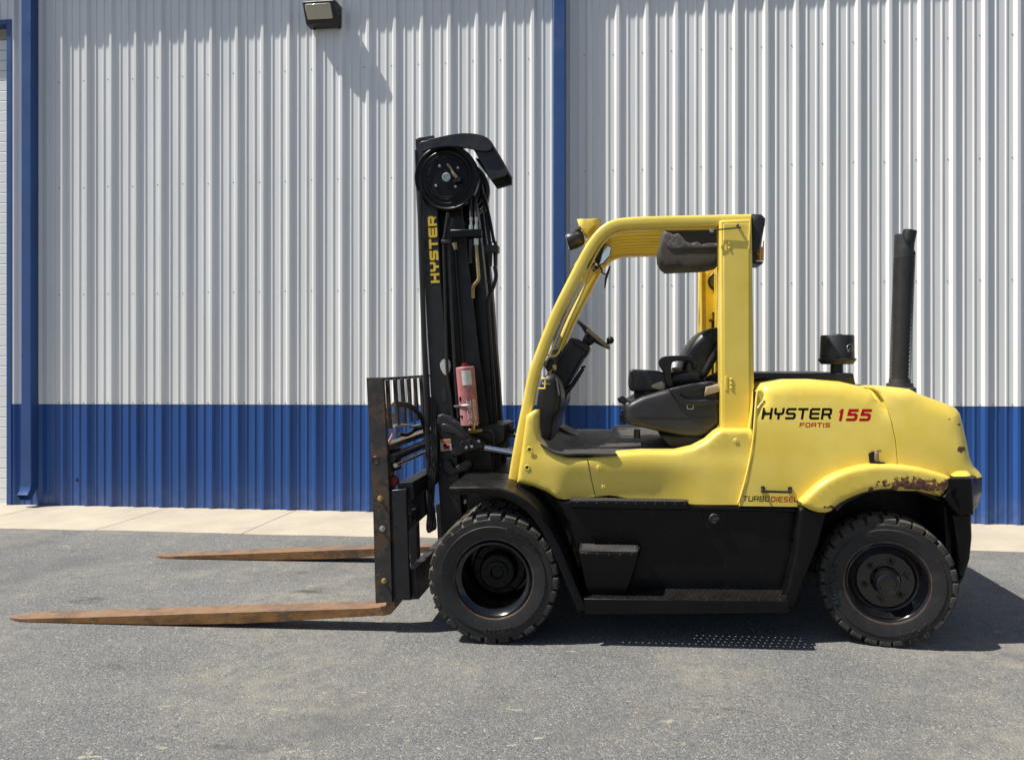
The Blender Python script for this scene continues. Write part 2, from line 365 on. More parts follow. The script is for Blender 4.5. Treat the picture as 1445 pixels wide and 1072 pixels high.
def solid(outline, y0, y1, r=0.0, flags=None, yfun=None, cell=.06, holes=(), mirror_back=False):
    """a body whose x-z outline is 'outline', from y0 to y1, with its flagged edges rounded by r; yfun(x,z) pushes the near face in"""
    n0 = len(outline); edgesf = []
    dense = []
    for i in range(n0):
        a, b = outline[i], outline[(i+1) % n0]; L = math.hypot(b[0]-a[0], b[1]-a[1]); k = max(1, int(round(L / cell)))
        for j in range(k): dense.append((a[0]+(b[0]-a[0])*j/k, a[1]+(b[1]-a[1])*j/k))
        if flags is None or flags[i]: edgesf.append((a, b))
    if not edgesf: r = 0
    verts = list(dense); n = len(dense); edges = [(i, (i+1) % n) for i in range(n)]
    for h in holes:
        k = len(verts); verts += h; edges += [(k+i, k+(i+1) % len(h)) for i in range(len(h))]
    def ok(p): return inside(p, outline) and not any(inside(p, h) for h in holes)
    alle = [(dense[i], dense[(i+1) % n]) for i in range(n)]
    def dall(p): return min(segd(p, a, b) for a, b in alle)
    def dfl(p): return min((segd(p, a, b) for a, b in edgesf), default=9)
    if r:
        area = sum(dense[i][0]*dense[(i+1) % n][1] - dense[(i+1) % n][0]*dense[i][1] for i in range(n)); sg = 1 if area > 0 else -1
        rings = []
        for q in (.08, .28, .6, 1.0):
            for i in range(n):
                a, b, c_ = dense[i-1], dense[i], dense[(i+1) % n]
                tx, ty = c_[0]-a[0], c_[1]-a[1]; L = math.hypot(tx, ty) or 1
                p = (b[0] - ty/L*r*q*sg, b[1] + tx/L*r*q*sg)
                if ok(p) and dall(p) > r*q*.72: rings.append(p)
        verts += rings
    if yfun or r:
        xs = [p[0] for p in outline]; zs = [p[1] for p in outline]
        x = min(xs) + cell/2
        while x < max(xs):
            z = min(zs) + cell/2
            while z < max(zs):
                if ok((x, z)) and dall((x, z)) > max(r*1.1, cell*.4): verts.append((x, z))
                z += cell
            x += cell
    vv, tri = cdt(verts, edges, ok)
    mb = MB(); N = len(vv); fr = []; bk = []
    for p in vv:
        o = 0
        if r:
            d = dfl(p)
            if d < r: o = r - math.sqrt(max(0, r*r - (r-d)**2))
        e = yfun(*p) if yfun else 0
        fr.append((p[0], y0 + o + e, p[1])); bk.append((p[0], y1 - (o + (e if mirror_back else 0)), p[1]))
    mb.v = fr + bk
    cnt = {}
    for t in tri:
        for i in range(len(t)):
            e = (t[i], t[(i+1) % len(t)]); cnt[e] = 1
    mb.f = [tuple(t) for t in tri] + [tuple(i + N for i in reversed(t)) for t in tri]
    for (a, b) in list(cnt):
        if (b, a) not in cnt: mb.f.append((b, a, a + N, b + N))
    return mb
def path_sweep(path, w, y0, y1, rr=.02):
    """rounded box section following a path in x-z; w is the in-plane width (number or list)"""
    mb = MB(); n = len(path); ws = w if isinstance(w, (list, tuple)) else [w]*n
    q = rr; m = 0
    for i, p in enumerate(path):
        a = path[max(i-1, 0)]; b = path[min(i+1, n-1)]; tx, tz = b[0]-a[0], b[1]-a[1]; L = math.hypot(tx, tz); nx, nz = -tz/L, tx/L
        h = ws[i]/2; ring = []
        for (su, sv, a0) in ((1, 0, 0), (1, 1, 1), (-1, 1, 2), (-1, 0, 3)):
            for k in range(4):
                ang = (a0 + k/3) * math.pi/2
                # centre of the corner circle
                cu = (h - q) * (1 if a0 in (0, 3) else -1) if False else None
            pass
        cs = [(h-q, y1-q, 0), (-(h-q), y1-q, 1), (-(h-q), y0+q, 2), (h-q, y0+q, 3)]
        for cu, cy, a0 in cs:
            for k in range(4):
                ang = (a0 + k/3) * math.pi/2
                ring.append((cu + q*math.cos(ang), cy + q*math.sin(ang)))
        m = len(ring)
        for u, y in ring: mb.v.append((p[0] + nx*u, y, p[1] + nz*u))
    for i in range(n-1):
        for j in range(m): mb.f.append((i*m+j, i*m+(j+1) % m, (i+1)*m+(j+1) % m, (i+1)*m+j))
    mb.f.append(tuple(range(m))); mb.f.append(tuple((n-1)*m + j for j in range(m)))
    return mb

# stroke lettering ---------------------------------------------------
GL = {
'H': [[(0,0),(0,1)],[(1,0),(1,1)],[(0,.5),(1,.5)]],
'Y': [[(0,1),(0,.62),(.15,.48),(.85,.48),(1,.62),(1,1)],[(.5,.48),(.5,0)]],
'S': [[(1,1),(.15,1),(0,.88),(0,.62),(.15,.5),(.85,.5),(1,.38),(1,.12),(.85,0),(0,0)]],
'T': [[(0,1),(1,1)],[(.5,1),(.5,0)]],
'E': [[(1,1),(.15,1),(0,.86),(0,.14),(.15,0),(1,0)],[(0,.5),(.95,.5)]],
'R': [[(0,0),(0,1),(.85,1),(1,.88),(1,.56),(.85,.44),(0,.44)],[(.72,.44),(1,0)]],
'1': [[(.2,.78),(.55,1),(.55,0)]],
'5': [[(1,1),(.12,1),(.05,.56),(.8,.56),(1,.42),(1,.14),(.82,0),(0,0)]],
'8': [[(.15,0),(.85,0),(1,.12),(1,.4),(.85,.52),(.15,.52),(0,.4),(0,.12),(.15,0)],[(.15,.52),(.05,.64),(.05,.88),(.2,1),(.8,1),(.95,.88),(.95,.64),(.85,.52)]],
'2': [[(0,1),(.85,1),(1,.86),(1,.62),(.85,.5),(.15,.5),(0,.38),(0,0),(1,0)]],
'.': [[(.4,0),(.5,0)]], '-': [[(.15,.45),(.85,.45)]],
'F': [[(1,1),(0,1),(0,0)],[(0,.5),(.85,.5)]],
'O': [[(.15,0),(.85,0),(1,.14),(1,.86),(.85,1),(.15,1),(0,.86),(0,.14),(.15,0)]],
'I': [[(.5,0),(.5,1)]],
'U': [[(0,1),(0,.14),(.15,0),(.85,0),(1,.14),(1,1)]],
'B': [[(0,0),(0,1),(.85,1),(.95,.88),(.95,.62),(.85,.5),(0,.5)],[(.85,.5),(1,.38),(1,.12),(.85,0),(0,0)]],
'D': [[(0,0),(0,1),(.8,1),(1,.82),(1,.18),(.8,0),(0,0)]],
'L': [[(0,1),(0,0),(1,0)]],
'A': [[(0,0),(.38,1),(.62,1),(1,0)],[(.18,.34),(.82,.34)]],
'V': [[(0,1),(.5,0),(1,1)]],
'N': [[(0,0),(0,1),(1,0),(1,1)]],
'C': [[(1,1),(.15,1),(0,.86),(0,.14),(.15,0),(1,0)]],
'M': [[(0,0),(0,1),(.5,.35),(1,1),(1,0)]],
}
def glyph_tris(strokes, w, h, st):
    quads = []
    for pl in strokes:
        P = [(st/2 + x*(w-st), st/2 + y*(h-st)) for x, y in pl]
        for a, b in zip(P, P[1:]):
            dx, dy = b[0]-a[0], b[1]-a[1]; L = math.hypot(dx, dy) or 1; ux, uy = dx/L*st/2, dy/L*st/2
            e = 1.0 if (abs(dx) < 1e-6 or abs(dy) < 1e-6) else .45
            quads.append([(a[0]-ux*e-uy, a[1]-uy*e+ux), (a[0]-ux*e+uy, a[1]-uy*e-ux), (b[0]+ux*e+uy, b[1]+uy*e-ux), (b[0]+ux*e-uy, b[1]+uy*e+ux)])
    vs = []; es = []
    for q in quads:
        k = len(vs); vs += q; es += [(k+i, k+(i+1) % 4) for i in range(4)]
    return cdt(vs, es, lambda p: any(inside(p, q) for q in quads))
def text(name, string, place, width, height, st, m, parent, italic=0.0, gap=.18, depth=0.0, widths=None, seps=None):
    """place(u, v, d) gives the point for text coordinates u (along), v (up), d (out of the surface)"""
    cw = {'I': .25, '1': .62, '.': .25, '-': .6, ' ': .45}
    tot = sum(cw.get(c_, 1) for c_ in string) + gap * (len(string) - 1); k = width / tot; u = 0; mb = MB()
    for ch in string:
        w = cw.get(ch, 1) * k
        if ch != ' ':
            st_w = min(st, w)
            vv, tri = glyph_tris(GL[ch], w, height, st_w); N = len(vv)
            top = [place(u + x + italic*y, y, depth) for x, y in vv]
            if depth > .0015:
                lo = [place(u + x + italic*y, y, 0) for x, y in vv]; fs = list(tri); cnt = set()
                for t in tri:
                    for i in range(len(t)): cnt.add((t[i], t[(i+1) % len(t)]))
                fs += [(b, a, a+N, b+N) for a, b in cnt if (b, a) not in cnt]
                mb.add(top + lo, fs)
            else: mb.add(top, tri)
        u += w + gap * k
    return obj(name, mb, m, parent, smooth=0)

# ------------------------------------------------------------------ truck frame: x rearwards, y into the scene, z up from the sloping lot
CG, SG = math.cos(GAM), math.sin(GAM)
def U(px, py, y):
    """truck-local (x, z) of the point seen at photo position px,py that lies in the plane y"""
    a = (px - PX) / F; b = (PY - py) / F
    r = Vector((-S + a*C, C + a*S, b))
    # local y of a world point P: (P - (0,Y0,0)) . (0, CG, SG)
    t = (y + Y0*CG - EYE*SG) / (r.y*CG + r.z*SG)
    P = Vector((0, 0, EYE)) + r*t - Vector((0, Y0, 0))
    return (P.x, -P.y*SG + P.z*CG)
def UP(pts, y): return [U(px, py, y) for px, py in pts]
def V3(px, py, y): x, z = U(px, py, y); return (x, y, z)
YC = 1.02

# ================================================================== SETTING
def gz(y): return GRADE * (y - Y0)
# asphalt: one sheet with gentle unevenness near the truck
mb = MB(); xs = [-60, -30, -15] + [-9 + i*.5 for i in range(37)] + [15, 30, 60]; ys = [-60, -30, -12, -4, 0] + [1 + i*.5 for i in range(12)]
EDGE = lambda x: 6.893 - .02665*x + .011*math.sin(x*2.3) + .008*math.sin(x*6.1+1)
rows = []
for y in ys:
    rows.append([(x, y, gz(y)) for x in xs])
rows.append([(x, EDGE(x), gz(EDGE(x))) for x in xs])
nx = len(xs)
mb.v = [p for r_ in rows for p in r_]
mb.f = [(j*nx+i, j*nx+i+1, (j+1)*nx+i+1, (j+1)*nx+i) for j in range(len(rows)-1) for i in range(nx-1)]
tag(obj('asphalt_ground', mb, 'asphalt', smooth=0), kind='structure')
# ground below everything, out to the far distance behind the building
mb = MB(); mb.add([(-70, 6.5, gz(6.5)-.06), (70, 6.5, gz(6.5)-.06), (70, 70, .02), (-70, 70, .02)], [(0,1,2,3)])
tag(obj('ground_base', mb, 'joint', smooth=0), kind='structure')
# loose grit on the asphalt: far too many to count
gm_ = MB(); rg = random.Random(3)
for i in range(900):
    x = rg.uniform(-5.2, 4.2); y = rg.uniform(2.2, 6.8) if rg.random() < .75 else rg.uniform(6.2, 8.0)
    q = rg.uniform(.002, .0055) * (1.5 if rg.random() < .06 else 1)
    z0_ = gz(y) + (.004 if y > EDGE(x) else 0)
    if y > 8.1 - .029*x: continue
    k6 = [(x + q*rg.uniform(.6,1.1)*math.cos(a), y + q*rg.uniform(.6,1.1)*math.sin(a), z0_) for a in (0, 1.3, 2.6, 3.8, 5.0)]
    top_ = [(x + (p[0]-x)*.6, y + (p[1]-y)*.6, z0_ + q*rg.uniform(.5, 1.0)) for p in k6]
    gm_.add(k6 + top_, [(5,6,7,8,9)] + [(i_, (i_+1) % 5, (i_+1) % 5+5, i_+5) for i_ in range(5)])
tag(obj('loose_grit', gm_, mat('grit', (.30, .27, .22), .9, var=.6, scale=8, col2=(.45, .40, .32)), smooth=0), label='scattered loose grit and tiny pebbles on the grey asphalt', cat='grit', kind='stuff')
# concrete apron: slabs with recessed joints
apron = MB()
apron.v = []
ap = empty('concrete_pavement', (0, 0, 0)); ap['kind'] = 'structure'
WA = lambda u, n, z: tuple(A0 + WD*u - WN*n + Vector((0, 0, z)))     # n metres out from the wall plane
def slab(u0, u1):
    m = MB(); g = .004
    k = 6; top = []; bot = []
    ring = [(u0+g, -.06), (u1-g, -.06)]
    outer = []
    for i in range(k+1):
        u = u1-g + (u0+g-(u1-g))*i/k; p = A0 + WD*u
        # find the outward distance at which the asphalt edge lies
        n_ = (A0.y + WD.y*u) - EDGE(p.x); outer.append((u, n_))
    poly = ring + outer
    tp = []
    for u, n_ in poly:
        q = Vector(WA(u, n_, 0)); tp.append((q.x, q.y, gz(q.y) + .006))
    lo = [(x, y, z-.1) for x, y, z in tp]; N = len(tp)
    m.add(tp + lo, [tuple(range(N)), tuple(range(2*N-1, N-1, -1))] + [(i, (i+1) % N, (i+1) % N + N, i+N) for i in range(N)])
    return m
u = .44 - 1.62*4; first = True
while u < 20:
    o = obj('paving_slab', slab(u, u+1.62), 'concrete', ap, org=Vector((0,0,0)), smooth=0, bevel=.004, seg=1)
    u += 1.62

# ================================================================== BUILDING
bd = empty('metal_building', tuple(A0), (0, 0, math.atan2(WD.y, WD.x)))
tag(bd, 'long metal warehouse wall of ribbed light grey sheets above a blue band', 'building')
ZB = .140                                            # foot of the wall
def bo(name, mb, m, **k): return obj(name, mb, m, bd, org=Vector((0,0,0)), **k)
RIB = [(.012, 0), (.040, .033), (.070, .033), (.098, 0), (.150, 0), (.158, .009), (.171, .009), (.179, 0), (.252, 0), (.260, .009), (.273, .009), (.281, 0)]
def sheet(u0, u1, s0, pitch, z0, z1, out):
    """ribbed sheet from u0 to u1 with ribs keyed to screw positions s0 + k*pitch; building-local y is -out"""
    k0 = int(math.floor((u0 - s0)/pitch)) - 1; pr = []
    def h(u):
        t = (u - s0) % pitch; t = t*.324/pitch
        for (a, ha), (b, hb) in zip([(RIB[-1][0]-.324, 0)] + RIB, RIB + [(RIB[0][0]+.324, 0)]):
            if a <= t <= b: return ha + (hb-ha)*(t-a)/(b-a) if b > a else ha
        return 0
    us = [u0]; k = k0
    while s0 + k*pitch < u1:
        for a, _ in RIB:
            q = s0 + k*pitch + a*pitch/.324
            if u0 + .001 < q < u1 - .001: us.append(q)
        k += 1
    us.append(u1); us = sorted(set(us)); m = MB()
    nz = 3; zs = [z0 + (z1-z0)*i/nz for i in range(nz+1)]
    for z in zs:
        for q in us: m.v.append((q, -(out + h(q) + (.0 if z in (z0, z1) else random.uniform(-.0006, .0006))), z))
    n = len(us)
    m.f = [(j*n+i, j*n+i+1, (j+1)*n+i+1, (j+1)*n+i) for j in range(nz) for i in range(n-1)]
    return m
ZL = 1.402                                           # lap between blue and grey
ZT = 7.0
secs = [(-12.0, .0, .614-.3254*39, .3254, True), (.0, .31, .614, .3254, False), (.31, 6.84, .614, .3254, False), (6.84, 20, 7.111, .3271, False)]
screws = MB()
def screw(u, z, out):
    screws.add([(u + .0065*math.cos(t), -(out+.0005), z + .0065*math.sin(t)) for t in [math.pi/3*i for i in range(6)]] +
               [(u + .005*math.cos(t), -(out+.006), z + .005*math.sin(t)) for t in [math.pi/3*i for i in range(6)]],
               [tuple(range(6, 12))] + [(i, (i+1) % 6, (i+1) % 6+6, i+6) for i in range(6)])
for (a, b, s0, p, isdoor) in secs:
    # sheets are three ribs wide
    cuts = [a]; k = math.ceil((a - s0 + .02)/(3*p))
    while s0 + k*3*p - .03 < b - .05:
        if s0 + k*3*p - .03 > a + .05: cuts.append(s0 + k*3*p - .03)
        k += 1
    cuts.append(b)
    for c0, c1 in zip(cuts, cuts[1:]):
        lo = ZB
        if isdoor:
            if c1 > -4.3: 
                bo('wall_sheet', sheet(max(c0, a), c1, s0, p, 6.18, ZT, .0), 'wall', smooth=0); continue
        bo('wall_sheet', sheet(c0, c1, s0, p, ZL, ZT, .003), 'wall', smooth=0)
        bo('wainscot_sheet', sheet(c0, c1, s0, p, ZB, ZL + .03, .0), 'blue', smooth=0)
    k = math.ceil((a - s0)/p)
    while s0 + k*p < b - .01:
        q = s0 + k*p
        if q > a + .01 and not (isdoor and q > -4.4):
            for z in (2.75, 4.06, 5.37, 6.68): screw(q + random.uniform(-.003, .003), z + random.uniform(-.006, .006), .003)
            for dq in (0, .13*p/.324*1.05): 
                if q + dq < b: screw(q + dq, ZL + .018, .004)
                if q + dq < b: screw(q + dq, ZB + .022, .001)
        k += 1
sc_o = bo('fasteners', screws, 'screw', smooth=0); sc_o['kind'] = 'stuff'
# body of the building behind the sheets, roof and eaves gutter
m = MB(); m.box(-12, 20, .02, 12, ZT-.02, ZT); bo('ceiling_line', m, 'wall')
m = MB(); m.add([(-12, .01, 0), (20, .01, 0), (20, .01, ZT), (-12, .01, ZT)], [(0,1,2,3)]); 
m = MB(); m.box(-12.1, -4.3, .03, .2, 0, ZT); m.box(-.03, 20.1, .03, .2, 0, ZT); m.box(-4.3, -.03, .03, .2, 6.3, ZT)
m.box(-12.1, -11.9, .2, 12, 0, ZT); m.box(19.9, 20.1, .2, 12, 0, ZT); m.box(-12.1, 20.1, 11.8, 12, 0, ZT)
bo('inner_wall', m, 'wall', smooth=0)
GO = .25; GB = 5.80 + GO*4.39
m = MB(); m.box(-12.2, 20.2, -GO, -.037, GB, GB + .16); bo('eaves_gutter', m, 'trim', bevel=.008)
m = MB(); m.add([(-12.3, -.30, GB+.165), (20.3, -.30, GB+.165), (20.3, 6, GB+.7), (-12.3, 6, GB+.7), (20.3, 12.2, GB+.165), (-12.3, 12.2, GB+.165)], [(0,1,2,3), (3,2,4,5)]); bo('roof', m, 'wall', smooth=0)
# overhead door at the far left, with its frame
m = MB(); m.box(-.062, .002, -.045, .10, ZB, 6.16); bo('door_frame', m, 'trim', bevel=.004)
m = MB(); m.box(-4.36, -4.30, -.045, .10, ZB, 6.16); m.box(-4.30, -.063, -.045, .10, 6.10, 6.161); bo('door_frame', m, 'trim', bevel=.004)
m = MB(); m.box(-4.3, -.063, .06, .13, 5.97, 6.10); bo('door_header', m, 'tan')
dm = MB(); dm.box(-4.3, -.063, .10, .14, ZB + .16, ZB + .165); door = bo('garage_door', dm, 'door')
z = ZB + .07; k = 0
proto = None
while z < 5.86:
    hgt = .128
    m = MB(); m.box(-4.3, -.064, .065, .10, 0, hgt - .005)
    if proto is None:
        proto = obj('door_slat', m, 'door', door, org=Vector((0,0,0)), bevel=.006); proto.location = (0, 0, z)
    else: dup(proto, door, (0, 0, z))
    z += hgt; k += 1
m = MB(); m.box(-4.3, -.064, .055, .10, ZB-.03, ZB + .065); obj('bottom_seal', m, 'door', door, org=Vector((0,0,0)))
# small dark pipe hole in the blue band
m = MB(); m.tube([(.86, -.012, .47), (.86, .01, .47)], .02, 14); bo('pipe_stub', m, 'fabricdark')
# downspouts -----------------------------------------------------------
def downspout(u0, u1, d, label):
    t = empty('downspout', WA((u0+u1)/2, .0, ZB), (0, 0, math.atan2(WD.y, WD.x)))
    tag(t, label, 'downspout', 'blue downspouts on the wall')
    w = (u1-u0)/2; m = MB(); m.box(-w, w, -d, -.036, .24, GB - ZB); obj('pipe', m, 'trim', t, org=Vector((0,0,0)), bevel=.007)
    m = MB()   # kicked-out elbow
    sec = lambda y, z, a: [(-w-.004, y, z), (w+.004, y, z), (w+.004, y+.085*math.cos(a), z+.085*math.sin(a)), (-w-.004, y+.085*math.cos(a), z+.085*math.sin(a))]
    rings = [sec(-d-.004, .26, 0), sec(-d-.016, .22, R(-25)), sec(-d-.055, .165, R(-55))]
    m.v = [p for r_ in rings for p in r_]
    for i in range(2):
        for j in range(4): m.f.append((i*4+j, i*4+(j+1) % 4, (i+1)*4+(j+1) % 4, (i+1)*4+j))
    obj('elbow', m, 'trim', t, org=Vector((0,0,0)), bevel=.004)
    return t
downspout(.238, .368, .150, 'blue downspout with kicked-out elbow beside the overhead door')
downspout(6.778, 6.910, .175, 'blue downspout rising behind the forklift cab')
# wall light -----------------------------------------------------------
LZ = .64
lt = empty('wall_light', WA(4.065, 0, 5.93), (0, 0, math.atan2(WD.y, WD.x)))
lt.scale = (1.04, 1, LZ)
tag(lt, 'dark wedge-shaped wall light with ribbed glass high on the grey wall', 'wall light')
Z0 = Vector((0,0,0))
sw = lambda y0, z0: None
m = MB(); hw = .185
prof = [(-.034, .17), (-.24, .185), (-.25, .15), (-.165, -.11), (-.15, -.16), (-.034, -.17)]
def xprism(m, prof, x0, x1):
    n = len(prof); m.add([(x0, y, z) for y, z in prof] + [(x1, y, z) for y, z in prof],
        [tuple(range(n)), tuple(range(2*n-1, n-1, -1))] + [(i, i+n, (i+1) % n+n, (i+1) % n) for i in range(n)])
xprism(m, prof, -hw, hw); obj('housing', m, 'bronze', lt, org=Z0, bevel=.012)
m = MB(); xprism(m, [(-.17, .128), (-.250, .128), (-.232, .03), (-.182, -.098), (-.15, -.09)], -hw+.03, hw-.045); obj('lens', m, 'lens', lt, org=Z0, bevel=.012)
m = MB()
for x in (-hw+.06, hw-.02): m.tube([(x, -.06, -.17), (x, -.06, -.195)], .012, 8)
for z in (.10, -.02, -.12): m.tube([(hw, -.10, z), (hw+.012, -.10, z)], .01, 8)
obj('screw', m, 'bronze', lt, org=Z0)
m = MB(); m.box(-hw-.01, hw+.01, -.22, -.034, .186, .192); obj('top_cap', m, 'tan', lt, org=Z0)

# ================================================================== FORKLIFT
def tw(p):
    return (p[0], Y0 + p[1]*CG - p[2]*SG, p[1]*SG + p[2]*CG)
FL = empty('forklift', tw((ORG.x, ORG.y, 0)), (GAM, 0, 0))
tag(FL, 'yellow and black diesel forklift with empty cab and long rusty forks on the ground', 'forklift')
def P(name, mb, m, parent=None, **k): return obj(name, mb, m, parent or FL, **k)

# ---- wheels ---------------------------------------------------------
def tyre_profile(Rr, w, rim):
    h = w/2
    pr = [(-h+.045, rim-.012), (-h+.012, rim+.004), (-h+.004, rim+.03), (-h-.002, rim+.075), (-h+.004, rim+.078), (-h+.004, Rr-.044), (-h+.010, Rr-.034), (-h+.022, Rr-.026)]
    return pr + [(-a, r) for a, r in reversed(pr)]
def lug_mesh(Rr, w, side, ang):
    m = MB(); h = w/2
    a0, a1 = -ang/2, ang/2
    def pt(a, r, y): return (r*math.cos(a), y, r*math.sin(a))
    ys = [-h+.003, -h+.018, -.012] if side < 0 else [h-.003, h-.018, .012]
    rt = [Rr-.008, Rr, Rr]; rb = [Rr-.040, Rr-.034, Rr-.034]
    sk = .0
    vs = []
    for a in (a0, 0, a1):
        for y, t, b in zip(ys, rt, rb):
            vs.append(pt(a, t, y)); 
        for y, t, b in zip(ys, rt, rb): vs.append(pt(a, b, y))
    f = []
    for i in range(2):
        k, q = i*6, (i+1)*6
        f += [(k, k+1, q+1, q), (k+1, k+2, q+2, q+1), (k, q, q+3, k+3), (k+2, k+5, q+5, q+2), (k+3, q+3, q+4, k+4), (k+4, q+4, q+5, k+5)]
    f += [(0, 3, 4, 1), (1, 4, 5, 2), (12, 13, 16, 15), (13, 14, 17, 16)]
    m.add(vs, f); return m
def wheel(kind, c, Rr, w, rimr, steer=0.0, n=28, lugs=True, roll=0.0, facing=-1, detail=True):
    e = empty('wheel', Vector(c) - ORG, (0, 0, 0)); e.parent = FL; e.rotation_euler = (0, 0, steer)
    E0 = Vector((0,0,0))
    if facing > 0: e.rotation_euler = (0, 0, math.pi + steer)
    m = MB(); m.lathe(tyre_profile(Rr, w, rimr), n=72); obj('tyre', m, 'rubber', e, org=E0, smooth=30)
    h = w/2
    m = MB(); m.lathe([(-h+.02, Rr-.024), (h-.02, Rr-.024)], n=56); obj('tread_band', m, 'lug', e, org=E0)
    ang = 2*math.pi/n*.80
    if lugs:
        pa = obj('tread_lug', lug_mesh(Rr, w, -1, ang), 'lug', e, org=E0, bevel=.004, seg=1); pa.rotation_euler = (0, roll, 0)
        pb = obj('tread_lug', lug_mesh(Rr, w, 1, ang), 'lug', e, org=E0, smooth=30); pb.rotation_euler = (0, roll + math.pi/n, 0)
        for i in range(1, n):
            a = roll + 2*math.pi*i/n
            q_ = dup(pa, e, None, (random.uniform(-.012,.012), a + random.uniform(-.018, .018), 0)); k_ = random.uniform(.984, 1.0); q_.scale = (k_, random.uniform(.96, 1.0), k_); dup(pb, e, None, (0, a + math.pi/n, 0))
    else:
        m = MB()
        for s_ in (-1, 1):
            l = lug_mesh(Rr, w, s_, ang)
            for i in range(n):
                a = 2*math.pi*i/n + (math.pi/n if s_ > 0 else 0); ca, sa = math.cos(a), math.sin(a)
                m.add([(x*ca - z*sa, y, x*sa + z*ca) for x, y, z in l.v], l.f)
        o = obj('tread_lugs', m, 'lug', e, org=E0, smooth=30); o['kind'] = 'stuff'
    if not detail: 
        m = MB(); m.lathe([(-h+.04, rimr), (-h+.06, rimr-.03), (h-.06, rimr-.03), (h-.04, rimr)], n=40); obj('rim', m, 'rim', e, org=E0); return e
    if kind == 'front':
        m = MB(); m.lathe([(-h+.036, rimr+.001), (-h+.022, rimr-.003), (-h+.020, rimr-.010), (-h+.034, rimr-.016), (-h+.05, rimr-.045), (-h+.13, rimr-.052), (h-.01, rimr-.058), (h+.10, rimr-.058), (h+.10, .02)], n=72)
        obj('rim', m, 'rim', e, org=E0, smooth=40)
        m = MB(); m.lathe([(-h+.020, rimr+.004), (-h+.0175, rimr+.0005), (-h+.020, rimr-.003)], n=72); obj('rim_edge', m, 'rimedge', e, org=E0)
        hy = h-.02
        m = MB(); m.lathe([(h+.09, .185), (hy+.04, .178), (hy+.03, .165), (hy+.03, .125), (hy-.03, .118), (hy-.045, .105), (hy-.045, .07), (hy-.06, .066), (hy-.065, .045), (hy-.05, .036), (hy-.05, .006), (hy-.05, 0)], n=48)
        obj('hub', m, 'black', e, org=E0, smooth=30)
        m = MB(); m.lathe([(-.012, 0), (-.012, .010), (-.004, .012), (0, .012)], n=6); b0 = None
        for i in range(10):
            a = 2*math.pi*i/10 + .2
            q = (.148*math.cos(a), hy+.03, .148*math.sin(a))
            if b0 is None: b0 = obj('wheel_nut', m, 'steel', e, org=E0); b0.data.materials[0] = M_['black']; b0.location = q
            else: dup(b0, e, q)
        m = MB(); m.lathe([(-.004, 0), (-.004, .012), (0, .013)], n=10); b0 = None
        for i in range(12):
            a = 2*math.pi*i/12
            q = (.090*math.cos(a), hy-.046, .090*math.sin(a))
            if b0 is None: b0 = obj('hub_bolt', m, 'black', e, org=E0); b0.location = q
            else: dup(b0, e, q)
    else:
        m = MB(); m.lathe([(-h+.036, rimr+.004), (-h+.020, rimr), (-h+.017, rimr-.008), (-h+.022, rimr-.016), (-h+.030, rimr-.022), (-h+.027, rimr-.028), (-h+.034, rimr-.034), (-h+.075, rimr-.050), (-h+.085, .185), (-h+.078, .175), (-h+.070, .165), (-h+.072, .09), (-h+.06, .082), (-h+.045, .078)], n=72)
        obj('rim', m, 'rim', e, org=E0, smooth=40)
        m = MB(); m.lathe([(-h+.018, rimr+.004), (-h+.0155, rimr-.001), (-h+.018, rimr-.006)], n=72); obj('rim_edge', m, 'rimedge', e, org=E0)
        m = MB(); m.lathe([(-h+.072, .080), (-h+.02, .068), (-h-.01, .062), (-h-.016, .052), (-h-.006, .048), (-h-.006, 0)], n=40); obj('hub_cap', m, 'rim', e, org=E0, smooth=30)
        hm = MB(); hm.lathe([(-.001, .0235), (-.001, .020), (.010, .018), (.010, 0)], n=18)
        nm = MB(); nm.lathe([(-.016, 0), (-.016, .010), (0, .013)], n=6); h0 = n0 = None
        for i in range(6):
            a = 2*math.pi*i/6 + .28; q = (.122*math.cos(a), -h+.0705, .122*math.sin(a))
            if h0 is None:
                h0 = obj('wheel_hole', hm, 'fabricdark', e, org=E0); h0.location = q
                n0 = obj('wheel_nut', nm, 'black', e, org=E0); n0.location = q
            else: dup(h0, e, q); dup(n0, e, q)
    def arc(r0, a_start, sgn=-1):
        def place(u, v, d):
            a = a_start + sgn*u/r0; r = r0 + (v if sgn < 0 else -v)
            return (r*math.cos(a), -h - .001 - d, r*math.sin(a))
        return place
    if kind == 'front' and facing < 0:
        text('raised_lettering', '8.25-15', arc(.315, R(74)), .20, .034, .007, 'rubber', e, depth=.006).data.transform(Matrix.Translation(ORG))
        text('raised_lettering', 'ADVANCE', arc(.345, R(-100) + .0, 1), .19, .036, .008, 'rubber', e, depth=.006).data.transform(Matrix.Translation(ORG))
    if kind == 'rear' and facing < 0:
        text('raised_lettering', 'ADVANCE', arc(.305, R(-152)), .24, .036, .008, 'rubber', e, depth=.006).data.transform(Matrix.Translation(ORG))
        text('raised_lettering', '8.25-15', arc(.345, R(-78), 1), .20, .034, .007, 'rubber', e, depth=.006).data.transform(Matrix.Translation(ORG))
    return e
TW = .235
wheel_f = U(696, 817.5, .02); xf = wheel_f[0]
xr = U(1257, 826, .13)[0]
wheel('front', (xf, TW/2, .411), .411, TW, .252, roll=.05)
wheel('front', (xf, TW/2 + TW + .03, .411), .411, TW, .252, lugs=False, detail=False)
wheel('front', (xf, 2*YC - TW/2, .411), .411, TW, .252, facing=1, lugs=False)
wheel('front', (xf, 2*YC - TW*1.5 - .03, .411), .411, TW, .252, facing=1, lugs=False, detail=False)
RW = .235; ry = .125 + RW/2
wheel('rear', (xr, ry, .398), .400, RW, .253, steer=R(-10), roll=.02)
wheel('rear', (xr, 2*YC - ry, .400), .400, RW, .253, steer=R(-10), facing=1, lugs=False)
